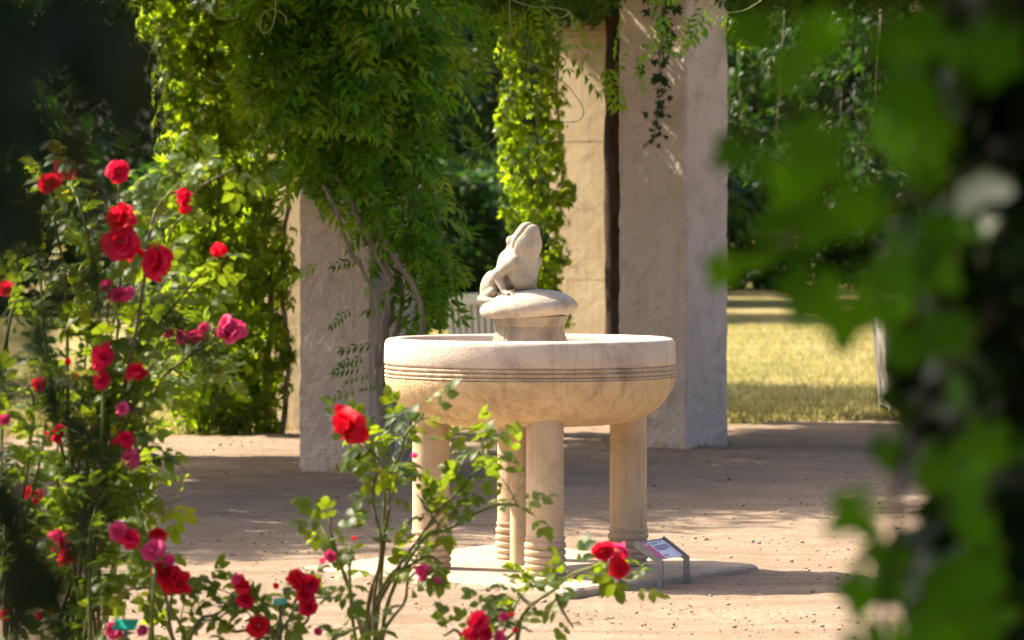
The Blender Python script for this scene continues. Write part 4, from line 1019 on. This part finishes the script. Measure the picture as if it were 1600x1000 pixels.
rose_bush('leaning rose cane with a pair of red blooms before the sign', 790, 13.9,
          [([(800, 1000), (835, 955), (868, 920), (900, 900), (935, 880), (955, 868)], {'start': .45, 'twig': .12, 'sp': .05}), ([(868, 925), (880, 950), (896, 975)], {'root': False, 'start': .2, 'twig': .1}), ([(840, 955), (815, 925), (822, 915)], {'root': False, 'start': .3, 'twig': .1}), ([(900, 900), (880, 900)], {'root': False, 'start': .2, 'twig': .0}), ([(935, 880), (975, 905), (985, 920)], {'root': False, 'start': .2, 'twig': .1})],
          [(945, 862, 30, 'r'), (966, 858, 34, 'p', .0), (972, 884, 40, 'r'), (930, 862, 20, 'v')], 11, spacing=.055)
rose_bush('low rose tuft with red blooms at the bottom edge, right of centre', 740, 13.7,
          [([(740, 1000), (745, 985)], {'twig': .2}), ([(770, 1000), (790, 970), (800, 960)], {'twig': .3}), ([(720, 1000), (700, 990)], {'twig': .3}), ([(800, 1000), (815, 970)], {'twig': .2}), ([(790, 1000), (830, 985)], {'twig': .2})],
          [(746, 970, 34, 'r'), (736, 986, 28, 'r'), (758, 988, 28, 'r'), (788, 962, 18, 'p'), (800, 960, 16, 'v'), (805, 985, 14, 'v'), (780, 996, 22, 'p')], 12)

# ================================================================== PLANT TAGS
def tag_(label, px, py, d_, wpx):
    p = W(px, py, d_); t = thing('plant_tag', label, 'plant tag', (p[0], p[1], 0), 'green plant tags')
    w_ = wpx * d_ / FPX
    mb = MB(); mb.box((p[0], p[1] + .01, p[2] / 2 - .01), (.012, .006, p[2])); mb.build('stake', M['tagstake'], t)
    mb = MB(); mb.box(p, (w_, w_ * .9, .004), R(-6), R(24)); mb.build('plate', M['tagteal'], t)
tag_('green plant tag on a stake at the lower left among pink roses', 196, 976, 13.6, 36)
tag_('green plant tag on a stake beside the bright red low roses', 438, 940, 13.8, 22)

# ================================================================== NEAR VINES AROUND THE CAMERA
def vine(label, name, loc, blobs, dens, size, explicit, stems, mat, shapes, most=300, ex_n=(0, -1, .4)):
    t = thing(name, label, 'vine', tuple(loc))
    Rm, T, S = blob_leaves(blobs, dens, size, 0.9, 0.6, 0.5, (0.3, 1.1)) if blobs else (np.zeros((0, 3, 3)), np.zeros((0, 3)), np.zeros(0))
    if explicit:
        T2 = []; A2 = []; S2 = []
        for (x, y, d_, s_, ang) in explicit:
            T2.append(W(x, y, d_)); A2.append([math.sin(R(ang)), rng.uniform(-.3, .3), math.cos(R(ang))]); S2.append(s_)
        N2 = np.tile(np.array(ex_n, float), (len(T2), 1)) + rng.normal(size=(len(T2), 3)) * .25
        Rm = np.concatenate([frames(np.array(A2), N2), Rm]); T = np.vstack([np.array(T2), T]); S = np.concatenate([S2, S])
    leaves(t, shapes, Rm, T, S, mat, most)
    tubes(t, stems, [(.007, .004)] * len(stems), M['darkbark'], seg=6)
    return t
# right: curtain of leaves on a post, deep shade put into its leaf colour
VZ = 5.0; vs = VZ / FPX
rb = [(W(1575 + 26 * math.sin(i * 2.1), y, VZ + .1 * math.sin(i)), (.066, .16, .07)) for i, y in enumerate(range(-900, 2100, 75))]
rb += [(W(1690, y, VZ), (.10, .2, .10)) for y in range(-900, 2100, 100)]
rb += [(W(1505 + 22 * math.sin(i), y, VZ + .15), (.048, .08, .055)) for i, y in enumerate((-40, 40, 110, 190, 300, 370, 440, 510, 580, 660, 850, 930, 1000))]
vine('dark leafy vine wrapped round a post, a blurred mass at the right edge', 'near_vine', K(.66, VZ), rb, 330, (.07, .10), [], [PX([(1640, -900), (1560, 300), (1600, 700), (1560, 1200), (1600, 2200)], VZ)], M['ivydark_shade'], SH_LOB)
exr = [(1215, 30, 3.58, 0.053, 200), (1262, 70, 3.44, 0.06, 170), (1300, 20, 3.72, 0.053, 210), (1390, 40, 3.58, 0.06, 150), (1235, 150, 3.58, 0.057, 200), (1285, 175, 3.44, 0.065, 230), (1390, 150, 3.44, 0.065, 180), (1440, 90, 3.44, 0.06, 190), (1165, 205, 3.85, 0.053, 190), (1210, 235, 3.65, 0.053, 160), (1270, 262, 3.44, 0.065, 210), (1345, 290, 3.44, 0.065, 180), (1450, 230, 3.51, 0.06, 200), (1290, 330, 3.51, 0.06, 200), (1225, 330, 3.58, 0.057, 220), (1420, 350, 3.44, 0.065, 190), (1160, 385, 3.85, 0.049, 215), (1265, 410, 3.58, 0.06, 160), (1320, 430, 3.44, 0.065, 190), (1385, 440, 3.44, 0.065, 180), (1450, 540, 3.51, 0.06, 200), (1390, 690, 3.72, 0.057, 190), (1370, 760, 3.65, 0.06, 200), (1400, 830, 3.58, 0.06, 185), (1380, 890, 3.51, 0.065, 190), (1395, 950, 3.44, 0.065, 200), (1350, 960, 3.51, 0.053, 185), (1450, 700, 3.65, 0.057, 190), (1480, 780, 3.58, 0.057, 150), (1500, 880, 3.58, 0.053, 170), (1500, 960, 3.51, 0.06, 190), (1440, 985, 3.58, 0.046, 180), (1500, 40, 3.3, 0.06, 180), (1560, 20, 3.16, 0.065, 190), (1480, 330, 3.44, 0.06, 170), (1500, 520, 3.51, 0.06, 190), (1540, 640, 3.58, 0.06, 180), (1520, 740, 3.58, 0.053, 190), (1560, 860, 3.51, 0.065, 175), (1590, 940, 3.44, 0.065, 190)]
exr += [(1400, 20, 3.5, .062, 190), (1420, 130, 3.6, .062, 170), (1410, 300, 3.5, .062, 200), (1440, 380, 3.6, .062, 180), (1460, 470, 3.6, .06, 190), (1470, 180, 3.5, .06, 200)]
exr = [(x + dx + 10 * rng.normal(), y + dy + 10 * rng.normal(), z * 1.26 + .15 * rng.normal(), sz * f_ * rng.uniform(.75, 1.15), an + 30 * rng.normal()) for i_, (x, y, z, sz, an) in enumerate(exr) for dx, dy, f_ in (((0, 0, 1.0), (38, 30, .75)) if i_ % 4 == 0 else ((0, 0, 1.05),))]
vst = [PX([(1640, -200), (1480, 0), (1400, 90), (1300, 150), (1200, 200), (1150, 215)], 4.5), PX([(1620, 200), (1500, 280), (1380, 330), (1260, 370), (1150, 395)], 4.5), PX([(1560, 480), (1450, 620), (1410, 720), (1395, 850), (1370, 1040)], 4.5), PX([(1500, 380), (1430, 480), (1400, 570)], 4.5)]
vine('bright green blurred vine leaves hanging close by, right of the bare pillar', 'near_vine', K(.45, 5.2), [], 1, (.1, .1), exr, vst, M['vine'], SH_LOB)
# left: leaves very close, shade darkened into their colour
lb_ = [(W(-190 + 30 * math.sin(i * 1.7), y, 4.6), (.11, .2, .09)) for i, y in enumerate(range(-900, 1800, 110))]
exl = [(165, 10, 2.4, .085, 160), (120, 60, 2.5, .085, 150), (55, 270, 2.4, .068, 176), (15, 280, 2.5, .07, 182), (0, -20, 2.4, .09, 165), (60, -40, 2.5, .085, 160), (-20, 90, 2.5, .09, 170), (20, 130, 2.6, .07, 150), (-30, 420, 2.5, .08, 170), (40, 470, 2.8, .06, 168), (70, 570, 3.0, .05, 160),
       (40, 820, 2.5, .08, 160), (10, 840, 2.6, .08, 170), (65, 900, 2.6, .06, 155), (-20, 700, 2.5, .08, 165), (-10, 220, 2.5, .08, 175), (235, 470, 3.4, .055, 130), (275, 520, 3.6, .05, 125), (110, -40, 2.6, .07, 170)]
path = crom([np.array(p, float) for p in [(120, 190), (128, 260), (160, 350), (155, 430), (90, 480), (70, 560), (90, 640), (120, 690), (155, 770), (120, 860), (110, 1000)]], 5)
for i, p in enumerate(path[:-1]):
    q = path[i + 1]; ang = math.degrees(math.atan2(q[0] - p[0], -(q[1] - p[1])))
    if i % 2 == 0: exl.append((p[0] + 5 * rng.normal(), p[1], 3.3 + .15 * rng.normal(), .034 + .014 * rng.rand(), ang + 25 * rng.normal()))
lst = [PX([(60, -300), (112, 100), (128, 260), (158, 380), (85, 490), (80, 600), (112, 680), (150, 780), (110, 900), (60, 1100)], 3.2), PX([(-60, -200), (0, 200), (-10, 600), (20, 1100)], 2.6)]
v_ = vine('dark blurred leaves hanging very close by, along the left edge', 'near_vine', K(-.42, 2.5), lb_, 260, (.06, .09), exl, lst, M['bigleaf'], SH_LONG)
# unseen arbour added around the camera; its leaf roof shades the near vines
for lbl, p in (('added wooden arbour post inside the vine at the right', K(.74, 5.75)), ('added wooden arbour post behind the dark leaves at the left', K(-.95, 4.8)), ('added unseen arbour post right of the camera', K(.9, .2)), ('added unseen arbour post left of the camera', K(-.9, .2))):
    mb = MB(); mb.box((p[0], p[1], 1.4), (.12, .12, 2.9)); o_ = mb.mesh('shade_arbour_post', M['wood'])
    bm = bmesh.new(); bm.from_mesh(o_); bmesh.ops.bevel(bm, geom=list(bm.edges), offset=.008, segments=2, affect='EDGES'); bm.to_mesh(o_); bm.free()
    props(link('shade_arbour_post', o_), lbl, 'post', 'added posts under the shade roof')
for x_ in (-.93, .80):
    mb = MB(); p = K(x_, 2.6); mb.box((p[0], p[1], 2.93), (.12, 7.4, .14)); props(mb.build('shade_arbour_beam', M['wood']), 'added unseen beam of the near arbour left of the camera' if x_ < 0 else 'added unseen beam of the near arbour right of the camera', 'beam', 'added beams under the shade roof')
t = thing('shade_vine_roof', 'unseen leafy vine roof added to shade the near leaves', 'vine', tuple(K(0, 2, 3.0)))
blobs = [(K(rng.uniform(-2.6, 2.2), rng.uniform(-1.5, 6.5), rng.uniform(3.05, 3.5)), (rng.uniform(.35, .6), rng.uniform(.35, .6), rng.uniform(.15, .3))) for _ in range(190)]
blobs += [(K(-2.4 + .3 * rng.normal(), rng.uniform(-1.5, 6.0), rng.uniform(.6, 3.1)), (.35, .4, .35)) for _ in range(80)]
Rm, T, S = blob_leaves(blobs, 60, (.10, .16), .5, .9, .5)
props(link('foliage', inst_mesh('foliage', SH_LOB, Rm, T, S, M['vine']), t), kind='stuff')
mb = MB()
for i in range(8):
    x_ = rng.uniform(-1.5, 1.5); mb.tube(crom([K(x_ + rng.normal() * .3, y_, 3.05 + .05 * rng.normal()) for y_ in np.linspace(-1, 4.4, 5)], 4), .014, 5)
mb.build('stem', M['bark'], t, True)
